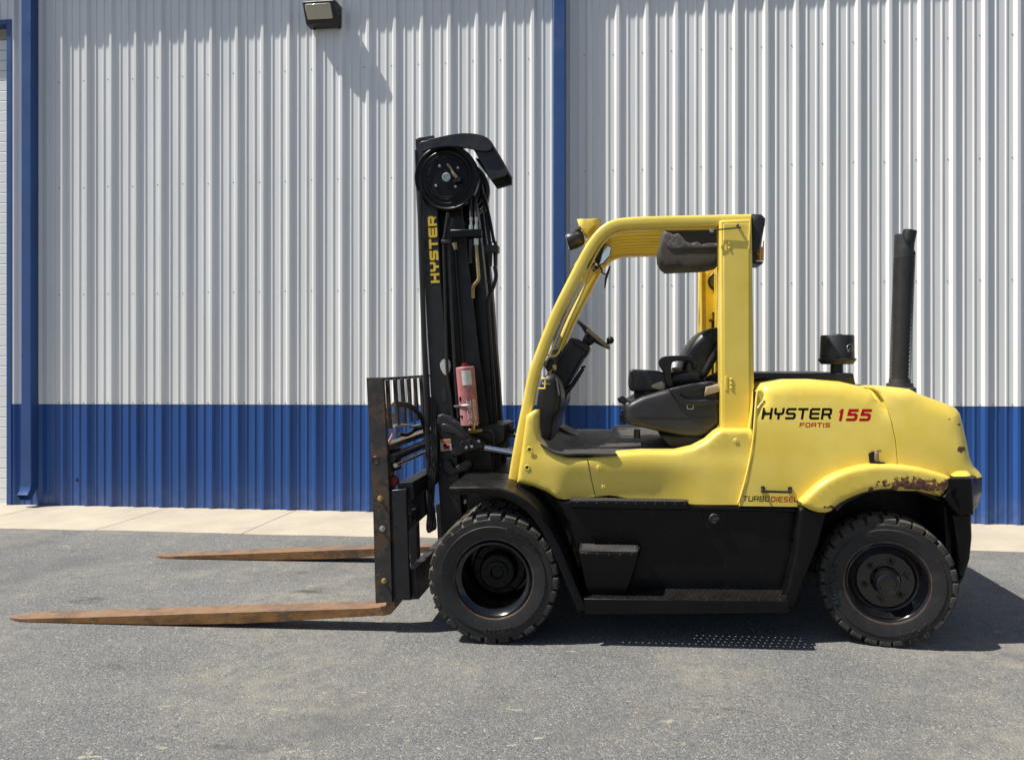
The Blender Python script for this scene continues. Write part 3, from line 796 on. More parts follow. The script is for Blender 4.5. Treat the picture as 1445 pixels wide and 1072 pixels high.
m = MB(); m.tube([(xf, .5, .411), (xf, 2*YC-.5, .411)], .11, 20); m.box(xf-.14, xf+.14, .75, 2*YC-.75, .28, .56); P('drive_axle', m, 'grease')
m = MB(); m.box(xr-.09, xr+.09, ry+.15, 2*YC-ry-.15, .33, .50); P('steer_axle', m, 'grease', bevel=.01)

# ---- chassis and black side panels ----------------------------------
m = MB(); m.box(xf+.45, xr-.42, .50, 2*YC-.50, .26, .95); m.box(xf-.30, xf+.5, .62, 2*YC-.62, .35, .98); m.box(xr-.45, xr+.45, .60, 2*YC-.60, .52, 1.1)
P('chassis', m, 'grease', bevel=.01)
YP = .22
def both(name, mbf, mtl, **k):
    """a side piece and its twin on the far side of the truck"""
    a = P(name, mbf, mtl, **k)
    mm = MB(); mm.v = [(x, 2*YC - y, z) for x, y, z in mbf.v]; mm.f = [tuple(reversed(f)) for f in mbf.f]
    b = P(name, mm, mtl, **k); return a, b
panel = UP([(782,706),(1128,714),(1160,722),(1140,790),(1112,846),(826,846),(815,790),(798,735)], YP)
both('side_panel', solid(panel, YP, YP+.28, r=.02, cell=.04), 'black', smooth=30)
# top rail of the black panel
m = MB(); a = U(905, 714, YP-.012); b = U(1118, 717, YP-.012); m.bar((U(806,710,YP)[0], YP-.01, U(780,710,YP)[1]-.012), (U(1126,716,YP)[0], YP-.01, U(1126,716,YP)[1]-.012), .03, .03)
both('panel_rail', m, 'black', bevel=.008)
# filler cap recess plate
both('cap_plate', solid(UP([(988,714),(1031,716),(1020,749),(996,748)], YP-.012), YP-.012, YP+.002, r=.006, cell=.05), 'black', smooth=30)
m = MB(); cx, cz = U(1007.5, 731, YP-.02)
m.lathe([(YP-.012, .032), (YP-.03, .031), (YP-.034, .027), (YP-.03, .020), (YP-.03, .012), (YP-.034, 0)], (cx, 0, cz), n=24)
m.box(cx-.005, cx+.03, YP-.04, YP-.028, cz-.004, cz+.008); P('filler_cap', m, 'plastic', smooth=30)
# perforated tread plates: real holes and raised rims
def perf(x0, x1, y0, y1, z, nx, ny, r, t=.003):
    m = MB(); dx = (x1-x0)/nx; dy = (y1-y0)/ny
    for j in range(ny):
        off = .25 if j % 2 else -.25
        for i in range(nx):
            cx, cy = x0+dx*(i+.5+off), y0+dy*(j+.5); a, b = dx/2, dy/2
            cor = [(cx+a,cy),(cx+a,cy+b),(cx,cy+b),(cx-a,cy+b),(cx-a,cy),(cx-a,cy-b),(cx,cy-b),(cx+a,cy-b)]
            hx = .6*dx*.5*0
            hol = [(cx + r*math.cos(k*math.pi/4), cy + r*math.sin(k*math.pi/4)) for k in range(8)]
            m.add([(x, y, z) for x, y in cor] + [(x, y, z+.002) for x, y in hol] + [(x, y, z-t) for x, y in hol] + [(x, y, z-t) for x, y in cor],
                  [(k, (k+1) % 8, (k+1) % 8+8, k+8) for k in range(8)] + [(k+8, (k+1) % 8+8, (k+1) % 8+16, k+16) for k in range(8)] +
                  [(k+16, (k+1) % 8+16, (k+1) % 8+24, k+24) for k in range(8)])
    return m
# lower sill step
xa, za = U(826, 843, .03); xb, zb_ = U(1112, 846, .03)
sil = perf(xa, xb, .03, YP, 0, 30, 4, .0065)
sil.v = [(x, y, z + za + (zb_-za)*(x-xa)/(xb-xa)) for x, y, z in sil.v]
both('sill_step', sil, 'black', smooth=0)
m = MB(); m.prism([(xa-.01, za-.085), (xb, zb_-.06), (xb, zb_), (xa-.01, za)], .012, .030); both('sill_front', m, 'black', bevel=.006)
m = MB(); m.tube([(xa, .03, za-.085), (xb, .03, zb_-.06)], .018, 10); both('sill_edge', m, 'black')
x = xa + .12
while x < xb - .04:
    dm = MB(); dm.sphere((x, .021, za + (zb_-za)*(x-xa)/(xb-xa)), .0055, 6); both('step_rivet', dm, 'plastic'); x += .062
# step box
sx0 = U(818, 777, .035); sx1 = U(900, 779, .035)
zt = sx0[1]
m = MB(); lo0 = U(829, 839, .09); lo1 = U(882, 839, .09)
top = [(sx0[0], .035), (sx1[0], .035), (sx1[0]+.03, YP+.01), (sx0[0], YP+.01)]; bot = [(lo0[0], .09), (lo1[0], .09), (lo1[0]+.03, YP+.01), (lo0[0], YP+.01)]
m.add([(x, y, zt-.008) for x, y in top] + [(x, y, zt-.035) for x, y in top] + [(x, y, lo0[1]-.015) for x, y in bot],
      [(0,1,2,3), (0,4,5,1), (1,5,6,2), (2,6,7,3), (3,7,4,0), (4,8,9,5), (5,9,10,6), (6,10,11,7), (7,11,8,4), (8,11,10,9)])
both('step_box', m, 'black', bevel=.006)
both('step_tread', perf(sx0[0]+.004, sx1[0]-.002, .039, YP, zt-.001, 14, 7, .007), 'mat', smooth=0)
for i in range(5):
    m = MB(); m.sphere((sx0[0]+.04+i*.07, .034, zt-.018), .006, 6); both('step_rivet', m, 'plastic')
# upper step under the cab door
ux0 = U(806, 706, .16); ux1 = U(971, 712, .16)
m = MB(); m.box(ux0[0], ux1[0], .155, .26, ux0[1]-.045, ux0[1]); both('upper_step', m, 'black', bevel=.004)
both('upper_tread', perf(ux0[0], ux1[0], .157, .30, ux0[1]+.003, 26, 5, .008), 'mat', smooth=0)
for i in range(12):
    m = MB(); m.sphere((ux0[0]+.04+i*.061, .154, ux0[1]-.012), .006, 6); both('step_rivet', m, 'plastic')

# ---- front mudguard ---------------------------------------------------
fy = -.005
cen = [(640,690),(690,690.5),(722,698),(748,714),(768,738),(785,768),(800,800),(812,832),(823,860)]
pth = smoothpoly(UP([(634,692),(690,691),(722,699),(748,716),(767,741),(783,770),(797,802),(810,834),(822,861)], fy), 2, closed=False)
mb1 = MB()
def strip(pth, secf):
    m = MB(); k = None
    for i, p in enumerate(pth):
        a = pth[max(i-1,0)]; b = pth[min(i+1,len(pth)-1)]; tx, tz = b[0]-a[0], b[1]-a[1]; L = math.hypot(tx, tz); nx_, nz_ = -tz/L, tx/L
        sec = secf(i/(len(pth)-1)); k = len(sec)
        for (y, o) in sec: m.v.append((p[0]+nx_*o, y, p[1]+nz_*o))
    n = len(pth)
    m.f = [(i*k+j, i*k+(j+1) % k, (i+1)*k+(j+1) % k, (i+1)*k+j) for i in range(n-1) for j in range(k)] + [tuple(range(k)), tuple((n-1)*k+j for j in range(k))]
    return m
def fsec(t):
    d = .62 - .34*t if t > .3 else .52
    d = max(d, .27)
    return [(fy+.012, .022), (fy+.002, .012), (fy, -.012), (fy+.006, -.028), (fy+.02, -.032), (fy+.03, -.012), (d, .004), (d, .026), (fy+.03, .026)]
both('front_mudguard', strip(pth, fsec), 'black', smooth=30)
# rear support of the side panel, in front of the back wheel
rs = UP([(1130,716),(1170,724),(1158,770),(1140,815),(1122,862),(1108,861),(1108,846),(1122,790)], .10)
both('rear_panel_flange', solid(rs, .13, .40, r=.025, cell=.025), 'black', smooth=30)

# ---- yellow cab side -------------------------------------------------
YS = .21
cab = UP([(742,586),(751,580),(757.5,580),(757.5,606),(760,620),(768,630),(782,639),(800,645.5),(826,646.5),(870,640),(906,637.5),(954,637.5),(978.6,632),(998,622),(1010,611),(1018,606),
          (1062,606),(1059,640),(1052,675),(1041,712),(980,712),(900,706),(860,700),(806,705),(787,705),(770,694),(752,687),(729,681)], YS)
def cabf(x, z):
    xa1 = cab_x[0]; xb1 = cab_x[1]; xc1 = cab_x[2]; xd1 = cab_x[3]
    def sst(a, b, v): t = max(0, min(1, (v-a)/(b-a))); return t*t*(3-2*t)
    k = sst(xa1, xb1, x) * (1 - sst(xc1, xd1, x))
    zt_ = U(850, 655, YS)[1]
    vert = 1 - sst(zt_-.24, zt_+.05, z)
    return .038 * k * vert + .010 * sst(zt_-.02, zt_+.09, z)
cab_x = [U(782,680,YS)[0], U(818,680,YS)[0], U(925,680,YS)[0], U(1010,680,YS)[0]]
nf = len(cab); fl = [1]*nf
for i in (17, 18, 19, 20, 21, 22, 23, 24): fl[i-1] = 0
both('cab_side', solid(cab, YS, YS+.20, r=.028, flags=fl, yfun=cabf, cell=.035), 'yellow', smooth=50)
for (px, py) in ((747.5, 634), (744, 659.5)):
    m = MB(); x, z = U(px, py, YS); m.lathe([(YS-.001, .020), (YS-.004, .016), (YS-.003, .010), (YS+.004, .008), (YS+.004, 0)], (x, 0, z), n=20); P('panel_bolt', m, 'yellow')
    m = MB(); m.lathe([(YS-.0035, .0085), (YS-.004, 0)], (x, 0, z), n=16); P('bolt_recess', m, 'fabricdark')
for (px, py) in ((845, 658), (851, 685), (1037, 621)):
    m = MB(); x, z = U(px, py, YS+.05); yy = YS + cabf(x, z)
    m.lathe([(yy+.001, .018), (yy-.004, .014), (yy-.002, .010), (yy-.005, .006), (yy-.006, 0)], (x, 0, z), n=20); P('panel_plug', m, 'yellow')
m = MB(); p0 = U(829, 648, YS+.02); p1 = U(839.5, 698, YS+.05)
for i in range(12):
    pass
seam = [(p0[0]+(p1[0]-p0[0])*t/12, p0[1]+(p1[1]-p0[1])*t/12) for t in range(13)]
m.tube([(x, YS + cabf(x, z) - .0005, z) for x, z in seam], .0022, 6); P('panel_seam', m, 'fabricdark')
# cab floor and inner tub
fz = U(826, 641, YS+.03)[1]
m = MB(); m.box(U(760, 640, YS)[0], U(1062, 640, YS)[0], YS+.11, 2*YC-YS-.11, fz-.10, fz-.012); P('cab_floor', m, 'dash')
def rough_sheet(x0, x1, y0, y1, z, amp, nx=24, ny=18, zf=None, th=.012):
    m = MB(); nx1 = nx+1
    for j in range(ny+1):
        for i in range(nx+1):
            x = x0+(x1-x0)*i/nx; y = y0+(y1-y0)*j/ny
            q = z + (zf(x, y) if zf else 0) + amp*math.sin(x*17+y*9)*math.sin(y*13-x*5)*.5
            m.v.append((x + .006*math.sin(y*14), y + .004*math.sin(x*20), q))
    N = len(m.v); m.v += [(x, y, z_-th) for x, y, z_ in m.v]
    m.f = [(j*nx1+i, j*nx1+i+1, (j+1)*nx1+i+1, (j+1)*nx1+i) for j in range(ny) for i in range(nx)]
    top = list(m.f); m.f += [tuple(k+N for k in reversed(f)) for f in top]
    cnt = set()
    for f in top:
        for k in range(4): cnt.add((f[k], f[(k+1) % 4]))
    m.f += [(b, a, a+N, b+N) for a, b in cnt if (b, a) not in cnt]
    return m
mx0 = U(758, 640, YS)[0]; mxm = U(870, 640, YS)[0]; mx1 = U(1010, 640, YS)[0]
def lift(x, y):
    t = max(0, (U(800, 640, YS)[0] - x)/.22); far = max(0, (y-1.1)/.8)
    return .10*t*t + .0*far
P('floor_mat', rough_sheet(mx0+.02, mxm, YS-.004, 2*YC-YS+.01, fz+.010, .006, zf=lift), 'mat', smooth=60)
P('rear_floor_mat', rough_sheet(mxm-.03, mx1, YS+.03, 2*YC-YS+.03, fz+.008, .004, zf=lambda x, y: .035*max(0, min(1, (y-1.45)/.3))), 'mat', smooth=60)

# ---- overhead guard ---------------------------------------------------
YG = .36; GD = .10
gp = [(723,686),(727,660),(734,620),(744,571),(752,529),(762,500.5),(784,444),(800,412),(816,381),(831,352),(845,331.5),(860,319),(880,313.5),(960,311.5),(1060,309.5)]
gpath = smoothpoly(UP(gp, YG), 2, closed=False)
def leg(y0):
    m = path_sweep(gpath, .074, y0, y0+GD, .022); return m
P('guard_frame', leg(YG), 'yellow', smooth=60); P('guard_frame', leg(2*YC-YG-GD), 'yellow', smooth=60)
# inner lip of the near frame
ip = smoothpoly(UP([(775,500),(797,444),(813,412),(829,381),(843,352),(856,333),(870,325),(900,321.5),(1014,320)], YG), 2, closed=False)
m = path_sweep(ip, .012, YG+.045, YG+.085, .004); P('guard_lip', m, 'yellow', smooth=60)
# longitudinal roof bars
rp = smoothpoly(UP([(812,372),(829,347),(846,327),(866,316),(900,313.5),(1052,311)], YG), 2, closed=False)
m = path_sweep(rp, .060, 0, .014, .004)
y = YG + GD + .085; first = None
while y < 2*YC - YG - GD - .03:
    mm = MB(); mm.v = [(a, b+y, c_-.004) for a, b, c_ in m.v]; mm.f = m.f
    P('roof_bar', mm, 'roofyellow', smooth=60); y += .132
def crossbar(px, py, w, h, name='guard_crossbar', mtl='yellow'):
    x, z = U(px, py, YG); m = MB(); m.bar((x, YG+GD-.005, z), (x, 2*YC-YG-GD+.005, z), w, h, up=(1, 0, 0)); P(name, m, mtl, bevel=.008)
crossbar(1043, 311, .07, .075)
x_, z_ = U(832, 343, YG)
m = MB(); m.bar((x_, YG+.06, z_), (x_, 2*YC-YG-.06, z_), .05, .05, up=(.6, 0, .8)); P('guard_crossbar', m, 'yellow', bevel=.01)
# light bracket plate at the front of the roof
br = UP([(814,309),(848,308),(838,318),(826,329),(821,323)], YG+.15)
P('light_bracket', solid(br, YG+.15, 2*YC-YG-.15, r=.004, cell=.05), 'yellow')
# windscreen frame (thin yellow strip inside the opening)
wf = smoothpoly(UP([(771,500),(778,503),(786,501),(791,491),(806,449),(822,413),(829,396),(833,384),(831,378),(826,376)], YG+.10), 1, closed=False)
P('windscreen_strip', path_sweep(wf, .013, YG+.095, YG+.115, .004), 'yellow', smooth=60)
wf2 = smoothpoly(UP([(786,501),(800,462),(818,423),(829,398)], YG+.14), 1, closed=False)
P('windscreen_seal', path_sweep(wf2, .006, YG+.12, YG+.135, .002), 'decalblack', smooth=60)
# rear pillars
pil = UP([(1014.5,312),(1060,310),(1062,450),(1064,607),(1017,607)], YG)
def pilf(x, z): return 0
for (a, b) in ((YG-.03, YG+.12), (2*YC-YG-.12, 2*YC-YG+.03)):
    m = MB(); m.prism(pil, a, b); P('rear_pillar', m, 'yellow', bevel=.014, seg=3)
rc = UP([(1021,316),(1057,316),(1057,604),(1022,604)], YG-.035)
m = MB(); m.prism(rc, YG-.036, YG-.028); P('pillar_plate', m, 'yellow', bevel=.003)
m = MB(); a = V3(1058.5, 313, YG-.04); b = V3(1057, 352, YG-.04); m.bar(a, b, .010, .010); P('door_strip', m, 'yellow', bevel=.003)
for (px, py) in ((1029, 343), (1029, 350), (1032, 535), (1032, 541), (1032, 547)):
    m = MB(); x, z = U(px, py, YG-.04); m.lathe([(YG-.036, .010), (YG-.041, .009), (YG-.043, .005), (YG-.043, 0)], (x, 0, z), n=10); P('hinge_bolt', m, 'yellow')
m = MB(); x, z = U(1027, 541, YG-.04); m.box(x-.018, x+.0, YG-.040, YG-.033, z-.045, z+.045); P('door_hinge', m, 'yellow', bevel=.003)
m = MB(); x, z = U(1025, 347, YG-.04); m.box(x-.010, x+.006, YG-.040, YG-.033, z-.035, z+.035); P('door_hinge', m, 'yellow', bevel=.003)
m = MB(); m.tube([V3(1004, 325, YG-.05), V3(1046, 321, YG-.055)], .0045, 8); m.sphere(V3(1041, 318, YG-.045), .010, 8); P('door_stay', m, 'hose')
m = MB(); m.lathe([(0, .015), (-.006, .013), (-.008, 0)], V3(1004, 325, YG-.055), n=14); P('stay_end', m, 'steel')
# back of the cab: panel between the pillars with speaker grille and belt
xb_ = U(1040, 500, YG)[0]
m = MB(); m.box(xb_-.02, xb_+.01, 2*YC-YG-.55, 2*YC-YG-.12, U(1040,600,YG)[1], U(1040,312,YG)[1]); P('rear_frame_panel', m, 'roofyellow', bevel=.01)
# far pillar inner sheet seen past the near pillar
yf = 1.36
fp = UP([(988.5,376),(1045,374),(1045,540),(1003,560),(989,500)], yf)
P('inner_pillar', solid(fp, yf, yf+.10, r=.01, cell=.1), 'roofyellow', smooth=40)
m = MB(); m.tube([V3(989.5, 376, yf-.004), V3(990.5, 500, yf-.004)], .006, 6); P('pillar_seam', m, 'yellow')
m = MB(); x, z = U(1013, 397, yf-.01); m.lathe([(yf-.012, .078), (yf-.02, .07), (yf-.012, .062), (yf-.012, 0)], (x, 0, z), n=28); P('speaker_grille', m, 'dash', smooth=30)
for k in range(7):
    m = MB(); zz = z - .05 + k*.0165; hw_ = math.sqrt(max(0, .06**2 - (zz-z)**2)); m.bar((x-hw_, yf-.016, zz), (x+hw_, yf-.016, zz), .004, .005); P('grille_bar', m, 'steel').data.materials[0] = M_['pipe']
m = MB(); m.bar(V3(1008, 440, yf-.02), V3(1010, 462, yf-.02), .02, .035); m.bar(V3(1006, 452, yf-.03), V3(1006, 530, yf-.03), .02, .022); P('seat_belt', m, 'dash', bevel=.004)
m = MB(); m.lathe([(0, .015), (-.01, .012), (-.01, 0)], V3(1003, 452, yf-.03), n=12); P('belt_anchor', m, 'redlens')
# rear lamp housing
rl = UP([(1061,302.5),(1074,303),(1079.5,309),(1079,318),(1075,330),(1071,352),(1068,357),(1059,357)], YG+.02)
P('rear_lamp_housing', solid(rl, YG+.0, YG+.22, r=.012, cell=.06), 'dash', smooth=40)
P('rear_lamp_housing', solid(rl, 2*YC-YG-.22, 2*YC-YG, r=.012, cell=.06), 'dash', smooth=40)
P('tail_lamp', solid(UP([(1076,322),(1077,324),(1071.5,355),(1069,357)], YG+.05), YG+.03, YG+.19, cell=.1), 'redlens')
bx = UP([(1058,358),(1067,358),(1066,370),(1058,370)], YG+.05)
P('lamp_socket', solid(bx, YG+.03, YG+.2, cell=.1), 'dash')
P('lamp_tray', solid(UP([(1058,368.5),(1078,369),(1075,373),(1058,372)], YG+.04), YG+.04, YG+.22, r=.004, cell=.06), 'dash')
m = MB(); m.tube([V3(1070.5, 368, YG+.12), V3(1072, 349, YG+.12)], [.028, .022], 14); P('amber_beacon', m, 'amber')
for py, pyb in ((1, 0),):
    m = MB()
    m.tube([V3(1077, 368, YG+.06), V3(1077.5, 340, YG+.06)], .0035, 6); m.tube([V3(1072.5, 368, YG+.05), V3(1073, 342, YG+.05)], .0035, 6)
    m.tube([V3(1068, 358, YG+.05), V3(1077.5, 358, YG+.06)], .0035, 6); m.tube([V3(1073, 349, YG+.05), V3(1077.5, 349, YG+.06)], .0035, 6)
    P('lamp_guard', m, 'decalyellow')
# roof console with its torn lining
yk = YG + .17
con = UP([(935,324),(1016,321),(1016,372),(1000,376),(942,378.5),(936,374),(930,364),(929,352),(934,335)], yk)
P('roof_console', solid(con, yk, yk+.32, r=.02, cell=.05), 'foam', smooth=40)
tor = UP([(937,324.5),(1013,322),(1013,343),(1001,341),(992,346),(985,340),(975,343),(968,338),(962,331),(955,329),(948,331),(942,326)], yk-.003)
P('dark_lining', solid(tor, yk-.004, yk+.01, cell=.05), 'fabricdark')
tf = UP([(937,326),(944,328),(950,331),(957,329),(962,333),(966,340),(975,343),(984,341),(990,345),(1000,343),(1013,343),(1013,349),(975,350),(946,351),(941,347),(936,338)], yk-.006)
P('torn_foam', solid(tf, yk-.008, yk+.005, r=.005, cell=.03), 'foamgrey', smooth=60)
m = MB(); m.bar(V3(942, 374.8, yk-.002), V3(964, 374.8, yk-.002), .008, .008); P('console_slot', m, 'fabricdark')
# mirror, wiper, work light
mr = UP([(838,362),(850,345),(857,343),(863,350),(860,362),(850,375),(843,371)], YG+.22)
P('mirror_housing', solid(smoothpoly(mr, 1), YG+.215, YG+.25, r=.012, cell=.03), 'dash', smooth=50)
mg = UP([(846,373),(851,371),(860,360),(862,350),(857,345),(853,347)], YG+.205)
P('mirror_glass', solid(mg, YG+.203, YG+.213, cell=.05), 'mirror')
mg = UP([(840.5,362),(850.5,347.5),(852,349),(848,371),(843.5,368)], YG+.21)
P('mirror_back', solid(mg, YG+.203, YG+.213, cell=.05), 'plastic')
m = MB(); m.tube([V3(836, 361, YG+.2), V3(840, 367, YG+.2), V3(846, 375, YG+.2), V3(850, 383, YG+.22)], .006, 8); m.tube([V3(829,373,YG+.15), V3(838,362,YG+.2)], .014, 8); P('mirror_arm', m, 'dash')
m = MB(); m.bar(V3(828, 370, YG+.13), V3(836, 377, YG+.13), .05, .06); m.sphere(V3(842, 377, YG+.15), .018, 8); m.sphere(V3(838, 381, YG+.15), .012, 8); P('wiper_motor', m, 'dash', bevel=.006)
m = MB(); m.sphere(V3(842, 374, YG+.13), .010, 8); m.sphere(V3(838, 379, YG+.13), .009, 8); P('wiper_fitting', m, 'brass')
m = MB(); m.tube([V3(848, 384, YG+.3), V3(856, 388, YG+.3)], .005, 6); m.tube([V3(861, 376, YG+.3), V3(858, 384, YG+.3), V3(855, 393, YG+.3), V3(853.5, 407, YG+.3)], [.006,.009,.009,.004], 8); P('wiper', m, 'dash')
lc = Vector(V3(811, 339, YG+.20)); ax = Vector((-.97, -.05, -.25)).normalized()
m = MB(); m.tube([lc - ax*.055, lc - ax*.035, lc, lc + ax*.042, lc + ax*.05], [.035, .052, .058, .060, .055], 24); P('work_light', m, 'dash', smooth=50)
m = MB(); m.tube([lc + ax*.051, lc + ax*.054], [.05, .045], 20); P('light_glass', m, 'mirror')
m = MB(); m.tube([V3(808,330,YG+.2), V3(816,325,YG+.2), V3(822,331,YG+.2), V3(824,345,YG+.2)], .007, 8); m.tube([V3(812,326,YG+.2), V3(820,321,YG+.2)], .014, 8); P('light_mount', m, 'dash')
m = MB(); m.tube([V3(826,331,YG+.21), V3(829,336,YG+.2), V3(823,346,YG+.2)], .006, 8); P('light_cable', m, 'steel')

# ---- cab interior ------------------------------------------------------
yd = YG + .14
dash_o = smoothpoly(UP([(764,532),(775,527),(786,530),(791,545),(792,566),(788,582),(779,594),(777,625),(769,632),(758,622),(756,590),(757,560)], yd), 1)
P('dashboard', solid(dash_o, yd, 2*YC-yd, r=.05, cell=.035), 'dash', smooth=60)
m = MB(); g_ = [V3(770,534,YG+.03), V3(787,534,YG+.0), V3(789,536,YG+.0), V3(789,548,YG+.0), V3(787,549.5,YG+.0), V3(757,548,YG+.03)]
m = MB(); m.tube([V3(762,533,YG+.02), V3(768,534,YG-.01), V3(769.5,536,YG-.01), V3(769,546.5,YG-.01), V3(767.5,548,YG-.01), V3(757,547.5,YG+.02)], .0055, 8); P('door_catch', m, 'yellow')
m = MB(); m.tube([V3(766,541.5,YG+.0), V3(776,541.5,YG+.05)], .006, 8); m.sphere(V3(766.5,541,YG), .011, 8); P('catch_pin', m, 'steel')
m = MB(); m.bar(V3(785,533,yd-.01), V3(789,557,yd-.01), .01, .010); P('dash_edge', m, 'tan')
# far side lower dash support
m = MB(); m.prism(UP([(779,600),(788,590),(787,570),(790,570),(789,620),(779,628)], 1.2), 1.2, 1.5); P('dash_support', m, 'dash')
# steering column
ys = YG + .45
colo = UP([(772,524),(803,478),(808,475),(830,487),(833,492),(829,500),(822,508),(799,548),(790,552)], ys)
P('steering_column', solid(smoothpoly(colo, 1), ys, ys+.26, r=.03, cell=.035), 'dash', smooth=50)
cap = UP([(805,482),(810,475),(833,488),(831,497),(826,497)], ys-.01)
P('column_cap', solid(smoothpoly(cap, 1), ys-.012, ys+.27, r=.012, cell=.03), 'dash', smooth=50)
m = MB(); m.lathe([(-.004, .015), (-.006, .012), (-.003, .010), (-.003, 0)], V3(804, 524, ys), n=16); P('column_lock', m, 'plastic')
m = MB(); a = V3(824, 503, ys-.006); b = V3(800, 545, ys-.006); m.bar(a, b, .006, .012); P('column_edge', m, 'plastic')
# steering wheel
wc = Vector(V3(838, 474, ys+.13)); w_a = Vector(V3(816, 454, ys+.13)); w_b = Vector(V3(858, 490, ys+.13))
ud = (w_b - w_a).normalized(); vd = Vector((0, 1, 0)); rad = (w_b - w_a).length/2; cc = (w_a + w_b)/2; nrm = ud.cross(vd).normalized()
if nrm.z < 0: nrm = -nrm
m = MB(); m.tube([cc + ud*rad*math.cos(t) + vd*rad*math.sin(t) for t in [2*math.pi*i/40 for i in range(41)]], .014, 10, cap=False)
SWh = P('steering_wheel', m, 'dash', smooth=60)
m = MB(); m.tube([cc + ud*(rad+.002)*math.cos(t) + vd*(rad+.002)*math.sin(t) - vd*.002 for t in [-1.9 + .1*i for i in range(19)]], .0152, 10); obj('worn_grip', m, 'beige', FL, smooth=60)
m = MB()
for t in (.3, 2.4, 4.5): m.bar(cc - nrm*.035, cc + (ud*math.cos(t) + vd*math.sin(t))*rad, .03, .014, up=tuple(nrm))
P('wheel_spokes', m, 'dash', bevel=.004)
m = MB(); m.tube([cc - nrm*.10, cc - nrm*.05, cc - nrm*.01, cc + nrm*.0], [.03, .045, .05, .03], 16); P('wheel_boss', m, 'dash')
kb = cc + ud*(rad-.02) - vd*.05 + nrm*.02
m = MB(); m.sphere(kb + nrm*.03, .028, 12); m.tube([kb - nrm*.02, kb + nrm*.02], .012, 8); P('spinner_knob', m, 'dash')
# levers and canister behind the dash
m = MB(); m.tube([V3(787,575,ys+.1), V3(797,553,ys+.1), V3(808,543,ys+.1), V3(815,532,ys+.1), V3(823,520,ys+.1)], [.035,.028,.016,.016,.012], 10); m.tube([V3(820,519,ys+.1), V3(826,517,ys+.1)], .009, 8); P('brake_lever', m, 'dash')
m = MB(); m.tube([V3(779,493,yd+.2), V3(786,493,yd+.2), V3(783,506,yd+.2), V3(778,515,yd+.2)], [.03,.034,.036,.036], 14); P('reservoir', m, 'plastic')
m = MB(); m.bar(V3(772,508,yd+.15), V3(780,520,yd+.15), .05, .08); m.tube([V3(770,517,yd+.12), V3(776,505,yd+.12), V3(784,512,yd+.12), V3(780,523,yd+.12)], .012, 8); P('fluse_box' if False else 'fuse_box', m, 'dash', bevel=.006)
m = MB(); m.sphere(V3(783,518,yd+.1), .016, 8); m.tube([V3(781,515,yd+.08), V3(784,522,yd+.08)], .008, 8); P('brass_valve', m, 'brass')
m = MB(); m.tube([V3(797,560,ys+.3), V3(794,566,ys+.3), V3(786,572,ys+.3)], [.02,.035,.03], 12); P('pedal_bracket', m, 'plastic')
fm = UP([(777,592),(792,602),(805,610),(830,618),(826,622),(790,618),(778,612)], 1.35)
P('kick_panel', solid(fm, 1.3, 1.5, r=.01, cell=.06), 'mat', smooth=40)
m = MB(); m.tube([V3(782,597,1.25), V3(783,615,1.1), V3(786,628,1.0)], .012, 8); m.bar(V3(780,598,1.2), V3(792,604,1.2), .12, .02); P('pedal', m, 'dash', bevel=.004)

# seat, console and battery hood
yh = YG + .06
hood_o = UP([(883,573),(892,567),(906,560),(930,553),(945,549),(958,553),(1004,545),(1018,540),(1018,596),(1009,606),(998,615),(985,617.5),(960,615),(930,609),(905,603),(889,600),(883,596)], yh)
P('seat_hood', solid(hood_o, yh, 2*YC-yh-.25, r=.035, cell=.04), 'plastic', smooth=50)
P('hood_nose', solid(smoothpoly(UP([(880,572),(886,566),(896,569),(896,599),(886,598),(880,590)], yh+.03), 1), yh+.028, yh+.5, r=.02, cell=.04), 'dash', smooth=50)
m = MB(); m.bar(V3(896,587.5,yh-.002), V3(1014,589,yh-.002), .003, .004); P('hood_crease', m, 'steel').data.materials[0] = M_['plastic']
fr = UP([(943,551),(948,547),(1003,537),(1008,541),(1003,546),(959,555),(962,560),(972,565),(1017,562),(1017,570),(972,573),(958,567),(950,557)], yh-.02)
P('hood_handle', solid(smoothpoly(fr, 1), yh-.025, yh+.05, r=.008, cell=.03), 'dash', smooth=50)
P('hood_window', solid(UP([(960,553),(998,545),(998,557),(963,561)], yh-.01), yh-.012, yh+.02, r=.004, cell=.05), 'plastic')
P('torn_corner', solid(UP([(996,546),(1017,541),(1017,552),(994,558.5)], yh-.03), yh-.034, yh+.02, r=.008, cell=.03), 'beige', smooth=50)
text('painted_mark', 'U', lambda u, v, d: (U(969,585,yh)[0]+u, yh-.002, U(969,585,yh)[1]+.035+v), .045, .04, .006, 'steel', FL)
P('seat_base', solid(UP([(930,612),(1004,614),(990,630),(975,636),(945,634)], yh+.08), yh+.07, 2*YC-yh-.3, r=.02, cell=.06), 'dash', smooth=40)
m = MB(); m.tube([V3(899, 606, yh+.12), V3(899, 618, yh+.12)], .022, 10); P('seat_foot', m, 'dash')
yb = yh + .18
P('control_console', solid(smoothpoly(UP([(889,522),(896,521),(940,524),(946,535),(946,549),(930,553),(892,553),(887,548),(887,535)], yb), 1), yb, yb+.30, r=.014, cell=.03), 'vinyl', smooth=50)
m = MB()
for k in range(9): m.sphere(V3(890.5, 525+k*3.1, yb-.002), .006, 6)
for k in range(6): m.sphere(V3(896+k*7, 524.6, yb-.001), .004, 6)
o = P('stud_row', m, 'plastic')
for k in range(4):
    zc = 555 + k*4.5
    m = MB(); m.tube([V3(896, zc, yb+.06), V3(915, zc-.5, yb+.02), V3(935, zc-2, yb+.06)], .018, 8); P('bellows_fold', m, 'vinyl')
